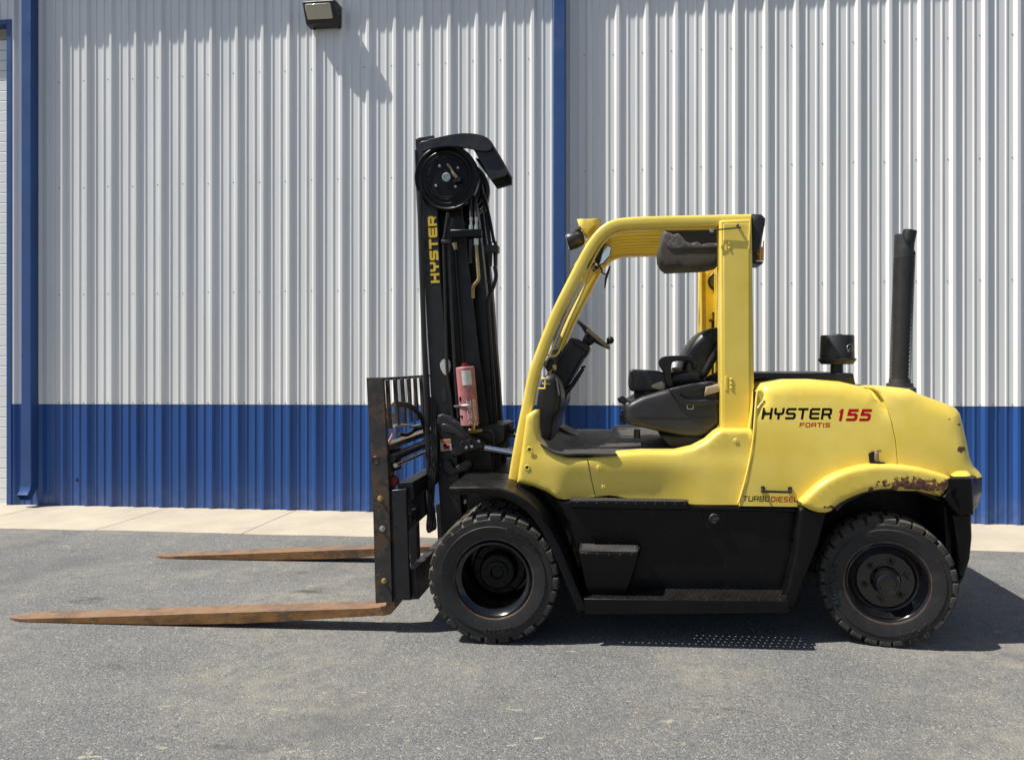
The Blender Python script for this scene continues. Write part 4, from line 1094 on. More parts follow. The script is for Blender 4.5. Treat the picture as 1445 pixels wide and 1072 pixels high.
P('lever_bezel', solid(smoothpoly(UP([(917,546),(926,540),(937,537),(939,551),(928,550)], yb-.02), 1), yb-.03, yb+.05, r=.012, cell=.02), 'foamyel', smooth=60)
m = MB(); m.tube([V3(872,565,yb), V3(877,563,yb), V3(886,570,yb)], [.018,.026,.02], 12); P('console_knob', m, 'plastic')
P('frayed_foam', solid(smoothpoly(UP([(876,571),(890,570),(892,575),(878,575)], yb), 1), yb-.01, yb+.06, r=.01, cell=.02), 'foamyel', smooth=60)
P('frayed_foam', solid(smoothpoly(UP([(875,578),(888,577),(888,581),(877,584)], yb), 1), yb-.01, yb+.06, r=.01, cell=.02), 'plastic', smooth=60)
m = MB(); m.tube([V3(879,584,yb), V3(880,592,yb), V3(884,597,yb)], [.022,.022,.014], 10); P('console_shroud', m, 'plastic')
yst = yh + .27
P('seat_back', solid(smoothpoly(UP([(960,541),(962,515),(968,498),(977,482),(990,468),(1004,462),(1016,461),(1018,470),(1016,495),(1008,515),(1000,531),(985,541)], yst), 1), yst, yst+.50, r=.06, cell=.035), 'vinyl', smooth=70)
P('seat_bolster', solid(smoothpoly(UP([(985,536),(992,520),(1003,500),(1014,480),(1018,490),(1014,505),(1004,520),(998,532)], yst-.03), 1), yst-.03, yst+.06, r=.025, cell=.03), 'vinyl', smooth=70)
P('seat_cushion', solid(smoothpoly(UP([(940,548),(938,536),(944,526),(955,522),(985,520),(996,528),(997,542),(985,548)], yst-.01), 1), yst-.01, yst+.52, r=.05, cell=.035), 'vinyl', smooth=70)
arm_o = UP([(930,508),(935,503),(950,501.5),(977,502),(984,508),(984,520),(977,522),(977,513),(971,509),(950,509.5),(947,514),(947,532),(951,545),(944,549),(938,538),(937,526),(932,519),(929,513)], yst-.09)
P('armrest', solid(smoothpoly(arm_o, 1), yst-.11, yst-.03, r=.014, cell=.02), 'vinyl', smooth=60)
P('armrest', solid(smoothpoly(UP([(930,511),(938,502.5),(952,502),(948,508),(941,518),(936,523)], yst-.02), 1), yst-.02, yst+.05, r=.012, cell=.02), 'vinyl', smooth=60)
m = MB(); m.sphere(V3(955, 520.5, yst+.05), .02, 8, sc=(2, 1, .7)); P('exposed_foam', m, 'foamyel')
P('back_pad', solid(UP([(998,533),(1016,525),(1016,548),(1003,549)], yst+.3), yst+.3, yst+.5, r=.02, cell=.04), 'foamgrey', smooth=60)

# ---- engine hood and counterweight --------------------------------------
YH = .18
zt0 = lambda px, py, y=.42: U(px, py, y)
# bodies: outline at the near side, rounded along the top and rear
ho = UP([(1041,711),(1052,676),(1061,636),(1066,600),(1069,565),(1072,549),(1078,541),(1110,535.5),(1150,535.5),(1190,538.5),(1218,545),(1236,552),(1246,566),(1254,592),(1259,620),(1261,652),(1240,653.5),(1212,657),(1186,664.5),(1165,674),(1148,688),(1127,712)], YH+.06)
fl = [0]*len(ho)
for i in range(4, 12): fl[i] = 1
def hoodf(x, z):
    # the flank leans in towards the top, with a slightly raised lip along the front and rear edges
    z0_, z1_ = U(1100, 700, YH)[1], U(1100, 560, YH)[1]; t = max(0, min(1, (z-z0_)/(z1_-z0_)))
    return .045*t*t
hood = P('engine_hood', solid(ho, YH, 2*YC-YH, r=.10, flags=fl, yfun=hoodf, cell=.05, mirror_back=True), 'yellow', smooth=50)
# edge bead at the front of the hood
eb = UP([(1042.5,709),(1052.5,676),(1061.5,636),(1066,600),(1069,565),(1072,551)], YH)
m = MB(); m.tube([(x, YH + hoodf(x, z) + .002, z) for x, z in smoothpoly(eb, 2, closed=False)], .008, 8); P('hood_edge', m, 'yellow', smooth=60)
gapo = UP([(1063,608),(1071,560),(1074,548),(1064,548),(1062,560)], YH)
P('hood_gap', solid(UP([(1045,711),(1064,640),(1076,556),(1074,550),(1064,552),(1056,612),(1036,705)], YH+.09), YH+.07, 2*YC-YH-.07, cell=.1), 'yellow', smooth=40)
m = MB(); m.tube([V3(1064,549,YH+.065), V3(1063.5,575,YH+.065), V3(1061.5,606,YH+.065)], .006, 6); P('gap_shade_line', m, 'fabricdark')  # thin dark tube standing in for the shade in the gap by the hood
fo = UP([(1222,549),(1240,549.5),(1256,560),(1268,590),(1270,650),(1254,652),(1246,600),(1236,566)], YH+.08)
P('seam_filler', solid(fo, YH+.02, 2*YC-YH-.02, r=.085, flags=[1,1,0,0,0,0,0,0], yfun=hoodf, cell=.04, mirror_back=True), 'yellow', smooth=50)
# rear body (counterweight top)
co = UP([(1263,652),(1261,620),(1256,592),(1248,566),(1239,552),(1232,547),(1246,545.5),(1262,546),(1290,549),(1303,556),(1320,562),(1340,569),(1355,575),(1361,583),(1367,615),(1372,645),(1376,655),(1384,663),(1384,672),(1345,678),(1330,700),(1290,690),(1262,690)], YH+.05)
fl = [0]*len(co)
for i in range(6, 17): fl[i] = 1
def cwf(x, z):
    z0_, z1_ = U(1300, 670, YH)[1], U(1300, 570, YH)[1]; t = max(0, min(1, (z-z0_)/(z1_-z0_)))
    xr0 = U(1240, 600, YH)[0]; tt = max(0, min(1, (x-xr0)/1.0))
    return .045*t*t + .05*tt*tt
CWM = mat('counterweight_yellow', (.76, .565, .080), .36, var=.06, scale=3.5, col2=(.79, .61, .125), runs=[((5, 5, .5), 7, .665, (.50, .38, .09), .35), ((1.2, 1.2, 9), 16, .70, (.86, .76, .42), .4)], bump=.03, bscale=18, coat=.15,
          spots=[(38, .735, (.26, .18, .06), .7), (90, .74, (.12, .08, .04), .7), (3.0, .66, (.84, .70, .27), .45)],
          patches=dict(at=[(U(1359, 635, YH)[0]-ORG.x, U(1359, 635, YH)[1], .035, .022), (U(1359, 600, YH)[0]-ORG.x, U(1359, 600, YH)[1], .018, .010), (U(1344, 592, YH)[0]-ORG.x, U(1344, 592, YH)[1], .012, .006)],
                       cols=((.075, .028, .018), (.17, .06, .03)), rag=3.0, scale=40))
P('counterweight', solid(co, YH, 2*YC-YH, r=.085, flags=fl, yfun=cwf, cell=.05, mirror_back=True), CWM, smooth=50)
# rear arch of the counterweight over the wheel
ao = UP([(1127,711),(1137,700),(1160,679),(1186,665.5),(1212,658),(1240,654.5),(1290,658),(1325,667),(1347,674),(1329,702),(1322,697),(1300,691),(1250,689.5),(1225,693),(1200,702),(1182,712),(1171,724),(1150,723)], YH-.06)
ARM = mat('arch_yellow', (.76, .565, .080), .36, var=.06, scale=3.5, col2=(.79, .61, .125), runs=[((5, 5, .5), 7, .665, (.50, .38, .09), .35), ((1.2, 1.2, 9), 16, .70, (.86, .76, .42), .4)], bump=.03, bscale=18, coat=.15,
          spots=[(38, .735, (.26, .18, .06), .7), (90, .74, (.12, .08, .04), .7)],
          patches=dict(at=[(U(1283, 683, YH)[0]-ORG.x, U(1283, 681, YH)[1], .23, .050), (U(1322, 687, YH)[0]-ORG.x, U(1322, 684, YH)[1], .09, .05), (U(1167, 712, YH)[0]-ORG.x, U(1167, 712, YH)[1], .05, .012), (U(1223, 690, YH)[0]-ORG.x, U(1223, 690, YH)[1], .02, .03)],
                       cols=((.075, .028, .018), (.19, .07, .035)), rag=5.5, scale=24))
ao = smoothpoly(ao, 1)
both('wheel_arch', solid(ao, YH-.075, YH+.16, r=.030, cell=.03), ARM, smooth=60)
# wheel well liner
m = MB(); wl_ = UP([(1180,718),(1190,709),(1225,692),(1250,688),(1300,690),(1345,708),(1352,830),(1345,830),(1338,712),(1298,696),(1250,694),(1226,698),(1196,713),(1186,724)], YH)
both('wheel_well', solid(wl_, YH+.06, .62, cell=.12), 'grease')
m = MB(); m.box(xr-.5, xr+.46, .60, .63, .45, 1.15); both('well_back', m, 'grease')
# lower counterweight, black
def ring(zpx, xl, xs, dx1, yn, yref=YH):
    """plan outline at one level: flank from xl to xs at yn, chamfered rear corner, flat back"""
    z = U(xs, zpx, yn)[1]; x0 = U(xl, zpx, yn)[0]; x1 = U(xs, zpx, yn)[0]
    return z, [(x0, yn), (x1-.05, yn), (x1-.02, yn+.012), (x1, yn+.05), (x1+dx1*.55, yn+.16), (x1+dx1*.9, yn+.34), (x1+dx1, YC)]
def loft(levels):
    m = MB(); k = None
    for z, pl in levels:
        full = pl + [(x, 2*YC-y) for x, y in reversed(pl[:-1])]; k = len(full)
        m.v += [(x, y, z) for x, y in full]
    n = len(levels)
    m.f = [(i*k+j, i*k+(j+1) % k, (i+1)*k+(j+1) % k, (i+1)*k+j) for i in range(n-1) for j in range(k)] + [tuple(range(k)), tuple((n-1)*k+j for j in range(k))]
    return m
P('bumper', loft([ring(673, 1346, 1376, .19, YH-.055), ring(676, 1336, 1378, .20, YH-.075), ring(700, 1342, 1379, .19, YH-.075), ring(722, 1352, 1380, .14, YH-.075), ring(727, 1354, 1380, .09, YH-.06)]), 'black', smooth=40, bevel=.008)
P('bumper_top', loft([ring(664, 1350, 1372, .14, YH+.015), ring(672.8, 1346, 1376, .19, YH-.040)]), 'yellow', smooth=40, bevel=.006)
P('bumper_corner', solid(UP([(1327,700),(1345,675),(1352,676),(1358,727),(1352,727)], YH-.05), YH-.075, YH+.2, r=.02, cell=.05), 'black', smooth=40)
P('lower_counterweight', loft([ring(727, 1344, 1376, .06, YH-.03), ring(760, 1350, 1377, .085, YH-.03), ring(790, 1354, 1374, .08, YH-.02), ring(815, 1356, 1366, .05, YH-.01), ring(832, 1353, 1357, .03, YH)]), 'black', smooth=40, bevel=.008)
m = MB(); hk = V3(1382, 697, YH-.02)
# hood latch, grab handle
m = MB(); m.prism(UP([(1226,640),(1231,637),(1234,637),(1234,652),(1227,651)], YH), YH-.004, YH+.01); P('latch_pocket', m, 'fabricdark')
m = MB(); a = V3(1237, 637, YH-.02); b = V3(1237, 650, YH-.02); m.bar(a, b, .03, .020); m.bar(V3(1235,635.5,YH-.02), V3(1243,636,YH-.02), .02, .014); P('hood_latch', m, 'steel', bevel=.004).data.materials[0] = M_['pipe']
m = MB(); m.bar(V3(1227,651.5,YH-.01), V3(1248,653,YH-.01), .02, .008); P('latch_plate', m, 'dash')
m = MB(); m.tube([V3(1075.5,689,YH+.0), V3(1076.5,692.5,YH-.035), V3(1080,693,YH-.035), V3(1112,694,YH-.035), V3(1115,693,YH-.035), V3(1115.5,690,YH)], .008, 8); P('grab_handle', m, 'dash')
m = MB(); m.box(U(1076,690,YH)[0]-.01, U(1076,690,YH)[0]+.012, YH-.01, YH+.01, U(1076,690,YH)[1]-.02, U(1076,690,YH)[1]+.02); m.box(U(1114.5,691,YH)[0]-.012, U(1114.5,691,YH)[0]+.012, YH-.01, YH+.01, U(1114.5,691,YH)[1]-.02, U(1114.5,691,YH)[1]+.02); P('handle_base', m, 'dash', bevel=.003)
# exhaust and air intake
ye = YH + .28
bx_, bz_ = U(1269.5, 545, ye); tx_, tz_ = U(1277.5, 330, ye)
m = MB(); m.lathe([(bz_-.06, .10), (bz_-.012, .098), (bz_, .082), (bz_+.02, .08), (bz_+.022, .066), (bz_+.05, .064)], (bx_, ye, 0), axis='Z', n=32); P('exhaust_base', m, 'perfblack', smooth=40)
def ex(t): return Vector((bx_+(tx_-bx_)*t, ye, bz_+(tz_-bz_)*t))
er = .064; n_ = 34; rows_n = 62
PMm = bpy.data.materials.new('perforated_guard'); PMm = M_['perfblack']
# perforated guard: rings of real holes are too fine to count, so the sheet is one mesh of small webs
m = MB(); t0, t1 = .02, .845
H_ = (t1-t0)/rows_n
for i in range(rows_n):
    for j in range(n_):
        a0 = 2*math.pi*(j + (.5 if i % 2 else 0))/n_; da = 2*math.pi/n_
        ctr_t = t0 + H_*(i+.5)
        def q(a, t, r): p = ex(t); return (p.x + r*math.cos(a), p.y + r*math.sin(a), p.z)
        cor = [(a0-da/2, ctr_t-H_/2), (a0+da/2, ctr_t-H_/2), (a0+da/2, ctr_t+H_/2), (a0-da/2, ctr_t+H_/2)]
        k_ = .37; hol = [(a0, ctr_t-H_*k_), (a0+da*k_, ctr_t), (a0, ctr_t+H_*k_), (a0-da*k_, ctr_t)]
        m.add([q(a, t, er) for a, t in cor] + [q(a, t, er) for a, t in hol], [(0,1,5,4), (1,2,6,5), (2,3,7,6), (3,0,4,7)])
gm = P('perforated_guard', m, 'perfblack', smooth=40)
m = MB(); m.tube([ex(.0), ex(.95)], er-.014, 24); P('exhaust_pipe', m, 'grease')
# plain top with a scalloped cut
m = MB(); k = 32
top = []
for j in range(k):
    a = 2*math.pi*j/k; c_ = math.cos(a); tt = 1.0 if c_ < .0 else 1.0 - .0*c_
    # cut slopes down towards the rear-facing near side
    s_ = max(0, math.cos((a - R(-40)))); tt = .995 - .135*s_**.8
    m.v.append(tuple(Vector(q(a, .845, er)))); top.append(q(a, tt, er))
m.v += top
m.v += [(x + (ex(.9).x - x)*.06, y + (ye-y)*.06, z) for x, y, z in top]
m.f = [(j, (j+1) % k, (j+1) % k+k, j+k) for j in range(k)] + [(j+k, (j+1) % k+k, (j+1) % k+2*k, j+2*k) for j in range(k)]
P('exhaust_top', m, 'perfblack', smooth=40)
m = MB(); m.tube([ex(.88) + Vector((.012,0,0)), ex(.94) + Vector((.014, 0, 0)), ex(1.02) + Vector((.030,0,0))], [er-.02, er-.02, er-.022], 24, cap=False); P('exhaust_tip', m, 'grease')
yi = YH + .45
x0, z0 = U(1181, 513, yi); 
pr = lambda px, py: U(px, py, yi)
zz = [pr(1181, y_)[1] for y_ in (527, 514, 512, 508.5, 507, 475, 473, 472)]
rr_ = lambda w: w*(U(1281,500,yi)[0]-U(1181,500,yi)[0])/100/2
m = MB(); m.lathe([(zz[0], rr_(18)), (zz[1], rr_(17)), (zz[1]+.001, rr_(44)), (zz[2], rr_(46)), (zz[3]-.004, rr_(50)), (zz[3]+.004, rr_(53)), (zz[4]+.004, rr_(53)), (zz[4]+.008, rr_(48)), (zz[5], rr_(46.5)), (zz[6], rr_(45)), (zz[6]+.003, rr_(14)), (zz[7]+.003, rr_(12)), (zz[7]+.004, .001)], (x0, yi, 0), axis='Z', n=40)
P('air_intake', m, 'plastic', smooth=35)
m = MB(); a = pr(1163.5, 478); m.bar((a[0], yi-.10, pr(1163,478)[1]), (a[0]-.001, yi-.10, pr(1163,492)[1]), .004, .006); P('intake_slot', m, 'fabricdark')
def swirl(t): return None
m = MB(); ri = rr_(47)
pts = []
for t in range(13):
    a = -math.pi/2 + .45 + .28*math.sin(t/12*2*math.pi)*.9 + .1; z_ = pr(1181, 491)[1] + .022*math.cos(t/12*2*math.pi)
    pts.append((x0 + (ri+.002)*math.cos(a), yi + (ri+.002)*math.sin(a), z_))
m.tube(pts, .003, 6); pts2 = [(x0 + (ri+.002)*math.cos(-math.pi/2+.35+.045*t), yi + (ri+.002)*math.sin(-math.pi/2+.35+.045*t), pr(1181,497)[1] + .028*math.sin(t/10*math.pi)) for t in range(11)]
m.tube(pts2, .003, 6); P('intake_emblem', m, 'steel')
P('radiator_cover', solid(UP([(1060,527),(1068,526),(1130,526.5),(1198,526),(1202,527),(1206,545),(1150,540),(1100,537),(1060,534)], yi-.1), YH+.32, 2*YC-YH-.32, r=.006, cell=.08), 'dash', smooth=40)

# lettering on the flank (flat print)
def flank(px, py, lift_=.0007):
    def place(u, v, d):
        x = P0[0] + u; z = P0[1] + v + u*slope
        return (x, YH + hoodf(x, z) - lift_, z)
    P0 = U(px, py, YH+.02); slope = 0.0
    return place
def wid(px0, px1, py): return U(px1, py, YH+.02)[0] - U(px0, py, YH+.02)[0]
def hgt(py0, py1, px): return U(px, py1, YH+.02)[1] - U(px, py0, YH+.02)[1]
text('name_lettering', 'HYSTER', flank(1074.5, 591.5), wid(1074.5,1173,590), hgt(592,576,1120), .0142, 'decalblack', FL, italic=.16, gap=.16)
text('model_number', '155', flank(1181, 594), wid(1181,1228,590), hgt(594.5,577.5,1200), .0175, 'decalred', FL, italic=.2, gap=.22)
text('series_lettering', 'FORTIS', flank(1128, 602.5), wid(1128,1171,600), hgt(602.5,596.2,1150), .0055, 'decalred', FL, italic=.14, gap=.2)
text('engine_lettering', 'TURBO', flank(1047, 706), wid(1047,1084.5,705), hgt(707.5,700,1060), .0048, 'decalblack', FL, italic=.14, gap=.2)
text('engine_lettering', 'DIESEL', flank(1086.5, 706.8), wid(1085.5,1124,705), hgt(708.5,701,1100), .0052, 'decalred', FL, italic=.14, gap=.2)

# ---- mast ---------------------------------------------------------------
YM = .60
rail = UP([(586,197),(590,194),(612,191),(617,300),(622,400),(631,504),(641,600),(655,762),(623,762),(618.5,680),(610.5,596),(605,504),(599,400),(591,280)], YM)
YF = 2*YC - YM
P('outer_rail', solid(rail, YM, YM+.03, cell=.2), 'mast', bevel=.003)
P('outer_rail', solid(rail, YF-.03, YF, cell=.2), 'mast', bevel=.003)
# flanges of the outer channel
def flange(pxs, y0, y1, w, name='rail_flange', mt='mast'):
    p = UP(pxs, YM); m = path_sweep(p, w, y0, y1, .003); P(name, m, mt, smooth=40)
for (a, b) in ((YM+.03, YM+.12), (YF-.12, YF-.03)):
    flange([(588.5,220),(593,280),(601.5,400),(607.5,504),(613,596),(621,680),(626,760)], a, b, .022)
    flange([(619,400),(628,504),(638,600),(651,760)], a, b, .022)
front = [(586.5,212),(589,280),(595.5,400),(600,480),(605,560),(608,600)]
flange(front, YM-.005, YM+.02, .012, 'front_strip')
# inner rails
inr = UP([(606,212),(640,212),(652,300),(664,400),(676,504),(690,600),(698,700),(645,700),(632,600),(622,504),(614,400),(610,300)], YM+.13)
for (a, b) in ((YM+.13, YM+.16), (YF-.16, YF-.13)):
    P('inner_rail', solid(inr, a, b, cell=.2), 'mast', bevel=.003)
rch = UP([(661,280),(672,285),(679,345),(686,410),(691,480),(696,540),(700,600),(708,690),(684,690),(676,560),(668,440)], YM+.25)
for (a, b) in ((YM+.25, YM+.34), (YF-.34, YF-.25)):
    P('carriage_channel', solid(rch, a, b, cell=.2, r=.006), 'grease', bevel=.003)
# cross members
def xmem(pxs, name, mt='mast', a=YM+.02, b=YF-.02, bev=.006):
    P(name, solid(UP(pxs, YM), a, b, cell=.2), mt, bevel=bev)
xmem([(588,198),(612,194),(613,215),(590,219)], 'mast_crossmember')
xmem([(606,520),(615,519),(618,560),(609,561)], 'mast_crossmember', a=YM+.1, b=YF-.1)
xmem([(626,720),(650,718),(653,755),(628,757)], 'mast_crossmember')
xmem([(655,612),(697,622),(700,645),(658,640)], 'mast_crossmember', 'grease', a=YM+.2, b=YF-.2)
# lift cylinders
for yy in (YM+.21, YF-.21):
    m = MB(); m.tube([V3(640, 300, yy), V3(651,400,yy), V3(663,520,yy), V3(682,720,yy)], .040, 20); P('lift_cylinder', m, 'mast')
    m = MB(); m.tube([V3(633, 232, yy), V3(640, 300, yy)], .024, 16); P('cylinder_rod', m, 'grease')
m = MB(); m.tube([V3(628,420,YC), V3(655,700,YC)], .05, 20); P('centre_cylinder', m, 'mast')
m = MB()
for k in range(5):
    q = YC - .3 + k*.14
    m.tube([V3(640+k*2,330,q), V3(662+k*2,640,q)], .013, 8)
P('mast_hoses', m, 'hose')
# hood-shaped cover over the top of the mast
cyN = YM - .10
cov = UP([(590,202),(600,199),(620,194.5),(640,190),(660,188.5),(678,190.5),(690,197),(694,204),(717,240),(716,250),(705,253),(690,253),(672,213),(655,209),(640,206),(620,207),(604,211),(592,216)], cyN)
arc_o = UP([(591,200),(604,198),(620,194.5),(640,190),(660,188.5),(678,190.5),(690,196),(695,205),(693,213),(680,213.5),(660,209),(640,206),(620,207),(604,211),(591,216)], cyN)
P('mast_cover_band', solid(smoothpoly(arc_o, 1), cyN, cyN+.02, cell=.2), 'mast', bevel=.003)
ctop = smoothpoly(UP([(604,198),(620,194.5),(640,190),(660,188.8),(678,191),(690,197),(697,208),(713,236)], cyN), 1, closed=False)
P('mast_cover', path_sweep(ctop, .012, cyN, cyN+.30, .003), 'mast', smooth=40)
# side cheek of the sloping end: quad between near and far edge
ch = UP([(690,197),(697,206),(717,238),(716.5,249),(706,254),(694,253),(672,212)], cyN+.0)
m = MB(); P('cover_cheek', solid(UP([(668,211),(694,206),(714,238),(714,247),(692,253),(683,236)], cyN+.02), cyN+.022, cyN+.034, cell=.05), 'mast', bevel=.002)
P('cover_cheek', solid(UP([(660,209),(694,205),(714,238),(714,247),(692,253)], cyN+.02), cyN+.27, cyN+.30, cell=.05), 'grease')
m = MB(); q1 = V3(701, 213.5, cyN-.002); q2 = V3(708.5, 227, cyN-.002); m.bar((q1[0]+.004, cyN+.10, q1[2]), (q2[0]+.004, cyN+.10, q2[2]), .08, .003); P('cover_label', m, 'decalyellow')
# hose sheave at the mast head
sy = YM - .035
sc_ = V3(630, 250, sy); k_ = (U(730,250,sy)[0]-U(630,250,sy)[0])/100
R_ = lambda px: px*k_
prof = [(.05, R_(42)), (.045, R_(45.5)), (0, R_(45.5)), (-.004, R_(44)), (.003, R_(41.5)), (.003, R_(38)), (-.002, R_(36.5)), (.004, R_(35)), (.004, R_(32)), (-.001, R_(31)), (.005, R_(30)), (.005, R_(27.5)), (.012, R_(26.5)), (.012, 0)]
m = MB(); m.lathe(prof, sc_, n=72); P('hose_sheave', m, 'black', smooth=25)
m = MB(); m.lathe([(a+.0, r) for a, r in prof], (sc_[0], YM+.36, sc_[2]), n=48); P('hose_sheave', m, 'black', smooth=25)
m = MB(); m.tube([(sc_[0], sy+.04, sc_[2]), (sc_[0], YF, sc_[2])], .03, 14); P('sheave_axle', m, 'grease')
m = MB(); m.lathe([(.012, R_(6.6)), (-.006, R_(6.2)), (-.008, R_(4)), (-.002, R_(3.4)), (-.002, 0)], (sc_[0], sy, sc_[2]), n=20); P('sheave_bolt', m, 'steel', smooth=30)
b0 = None
for (px, py) in ((620,234), (646,236.5), (615,262), (642.5,263)):
    x, z = U(px, py, sy)
    m = MB(); m.lathe([(.013, .012), (.006, .011), (.002, .008), (0, 0)], (x, sy, z), n=12); P('sheave_screw', m, 'steel', smooth=30)
m = MB(); m.tube([(U(632,232,sy)[0], sy+.005, U(632,232,sy)[1]), (U(637,238,sy)[0], sy-.02, U(637,238,sy)[1]), (U(641,246,sy)[0], sy-.03, U(641,246,sy)[1]), (U(646,252,sy)[0], sy-.025, U(646,252,sy)[1])], [.012,.010,.012,.013], 10)
P('hose_fitting', m, 'pipe')
m = MB(); m.tube([(U(646,252,sy)[0], sy-.02, U(646,252,sy)[1]), (U(650,255,sy)[0], sy-.02, U(650,255,sy)[1]), (U(640,256,sy)[0], sy-.005, U(640,256,sy)[1])], .013, 10); P('hose_elbow', m, 'grease')
def arcp(r0, a_s):
    def place(u, v, d):
        a = a_s + u/r0; r = r0 - v
        return (sc_[0] + r*math.cos(a), sy + .0115 - d, sc_[2] + r*math.sin(a))
    return place
# name along the rail, reading upwards
pa, pb = Vector(V3(620.5, 399, YM)), Vector(V3(616.0, 305, YM)); ud_ = (pb-pa); Lh = ud_.length; ud_.normalize(); vd_ = Vector((ud_.z, 0, -ud_.x)) * -1
if vd_.x > 0: vd_ = -vd_
text('name_lettering', 'HYSTER', lambda u, v, d: tuple(Vector((pa.x, YM-.0025, pa.z)) + ud_*u + vd_*v), Lh, .062, .0165, 'decalyellow', FL, italic=0, gap=.17)
# label remnants
m = P('label_remnant', solid(smoothpoly(UP([(620,516),(623,508),(629,506),(635,508),(636,520),(632,530),(626,528)], YM-.003), 1), YM-.0035, YM-.001, cell=.1), 'white')
P('scuffed_patch', solid(smoothpoly(UP([(624,548),(628,543),(630,560),(629,567),(624,566)], YM-.003), 1), YM-.002, YM-.0005, cell=.1), 'plastic')
# warning label
wl0 = UP([(621,620),(636.5,619),(637,635),(622,636.5)], YM-.003)
P('warning_label', solid(wl0, YM-.003, YM-.001, cell=.2), 'white')
P('label_header', solid(UP([(621.6,620.6),(636,619.8),(636.2,624),(621.8,625)], YM-.004), YM-.0045, YM-.0035, cell=.2), 'orange')
P('label_figure', solid(smoothpoly(UP([(624,628),(628,626),(631,628),(635,627),(634,631),(635,634),(629,633),(625,634),(627,631)], YM-.004), 1), YM-.0045, YM-.0035, cell=.2), 'decalred')
P('label_figure', solid(smoothpoly(UP([(625,627),(629,625.5),(631,628),(628,630)], YM-.004), 1), YM-.0055, YM-.0048, cell=.2), 'decalblack')
# rod bracket and tilt cylinder
brk = UP([(616,595),(618,586),(624,583.5),(634,587),(641,592),(656,602),(664,617),(676,620),(681,627),(679,634),(668,636),(655,640),(640,646),(636,640),(641,620),(630,606),(620,603)], YM-.09)
P('tilt_bracket', solid(brk, YM-.10, YM-.0, r=.012, cell=.03), 'dash', smooth=40)
P('bracket_arm', solid(smoothpoly(UP([(622,601),(626,596),(640,602),(660,617),(655,622),(640,613),(624,610)], YM-.12), 1), YM-.13, YM-.09, r=.01, cell=.03), 'dash', smooth=40)
m = MB(); x, z = U(658, 627, YM-.10); m.lathe([(YM-.10, .040), (YM-.125, .038), (YM-.128, .030), (YM-.12, .026), (YM-.12, 0)], (x, 0, z), n=24); P('tilt_pin', m, 'dash')
for (px, py) in ((658.5, 631), (666, 629.5), (676, 622)):
    m = MB(); x, z = U(px, py, YM-.12); m.lathe([(0, .012), (-.01, .010), (-.012, 0)], (x, YM-.12, z), n=6); P('pin_bolt', m, 'steel')
P('lower_bracket', solid(UP([(620,655),(634,648),(640,660),(662,645),(668,660),(630,674)], YM-.05), YM-.06, YM, r=.01, cell=.04), 'mast', smooth=40)
for s_, yy in ((1, YM-.05), (0, YF+.05)):
    a_ = Vector(V3(684, 631, YM-.05)); b_ = Vector(V3(760, 646, YM-.05)); a_.y = b_.y = yy
    m = MB(); m.tube([a_, b_], .021, 18); P('tilt_rod', m, 'chrome')
    m = MB(); m.tube([a_ - (b_-a_).normalized()*.07, a_ - (b_-a_).normalized()*.0], .036, 14); P('rod_end', m, 'grease')
    m = MB(); m.tube([b_, b_ + (b_-a_).normalized()*.6], .05, 18); P('tilt_cylinder', m, 'mast')
# carriage cross tube behind the rail (greasy block with brass fittings)
P('valve_block', solid(UP([(655,604),(705,599),(712,601),(712,622),(700,632),(660,624)], YM+.06), YM+.06, YM+.5, r=.008, cell=.06), 'grease', smooth=40)
m = MB(); m.tube([V3(657,608,YM-.02), V3(663,608.5,YM-.02)], .02, 6); P('steel_nut', m, 'steel')
m = MB(); m.tube([V3(663,608.5,YM-.02), V3(672,608,YM-.02), V3(681,607,YM-.01)], [.017,.015,.012], 8); m.tube([V3(668,606,YM-.02), V3(668,600,YM-.02)], .012, 6); P('brass_fitting', m, 'brass')
m = MB(); m.tube([V3(681,607,YM-.01), V3(691,608,YM-.02), V3(696,616,YM-.02), V3(697,640,YM), V3(696,700,YM+.1)], .012, 10); P('valve_hose', m, 'hose')
m = MB(); m.tube([V3(714,603,YM+.3), V3(722,607,YM+.3), V3(726,609,YM+.3)], [.03,.02,.02], 10); P('far_rod_end', m, 'grease')
# accumulator
c0 = Vector(V3(656, 517.5, YM-.09)); c1 = Vector(V3(663.5, 600, YM-.09)); dv = (c1-c0).normalized(); rc_ = .063
m = MB(); m.tube([c0, c0+dv*.006, c1-dv*.006, c1], [rc_-.006, rc_, rc_, rc_-.006], 32); P('accumulator', m, 'red', smooth=40)
m = MB(); m.tube([c0, c0-dv*.02], .022, 12); m.tube([c0-dv*.02, c0-dv*.028], .016, 6); P('accumulator_cap', m, 'redrag')
def cyl(axpos, ang, lift_=.002): 
    side = Vector((dv.z, 0, -dv.x)); side = side if side.x > 0 else -side
    outv = Vector((0, -1, 0)); return c0 + dv*axpos + (side*math.sin(ang) + outv*math.cos(ang))*(rc_+lift_)
def stack(word, ang, a0, hgt_, w_):
    for i, chh in enumerate(word):
        base = a0 + i*(hgt_*1.16) + hgt_
        text('side_lettering', chh, lambda u, v, d, base=base: tuple(cyl(base - v, ang + (u - w_/2)/rc_)), w_, hgt_, .0055, 'white', FL)
stack('HYDRA', R(15), .225, .030, .030)
stack('SMOOTH', R(52), .225, .027, .028)
m = MB(); vs = []
for i in range(7):
    for j in (0, 1): vs.append(tuple(cyl(.025 + j*.10, R(-12) + i*R(10))))
m.add(vs, [(i*2, i*2+1, i*2+3, i*2+2) for i in range(6)]); P('blank_label', m, 'white', smooth=60)
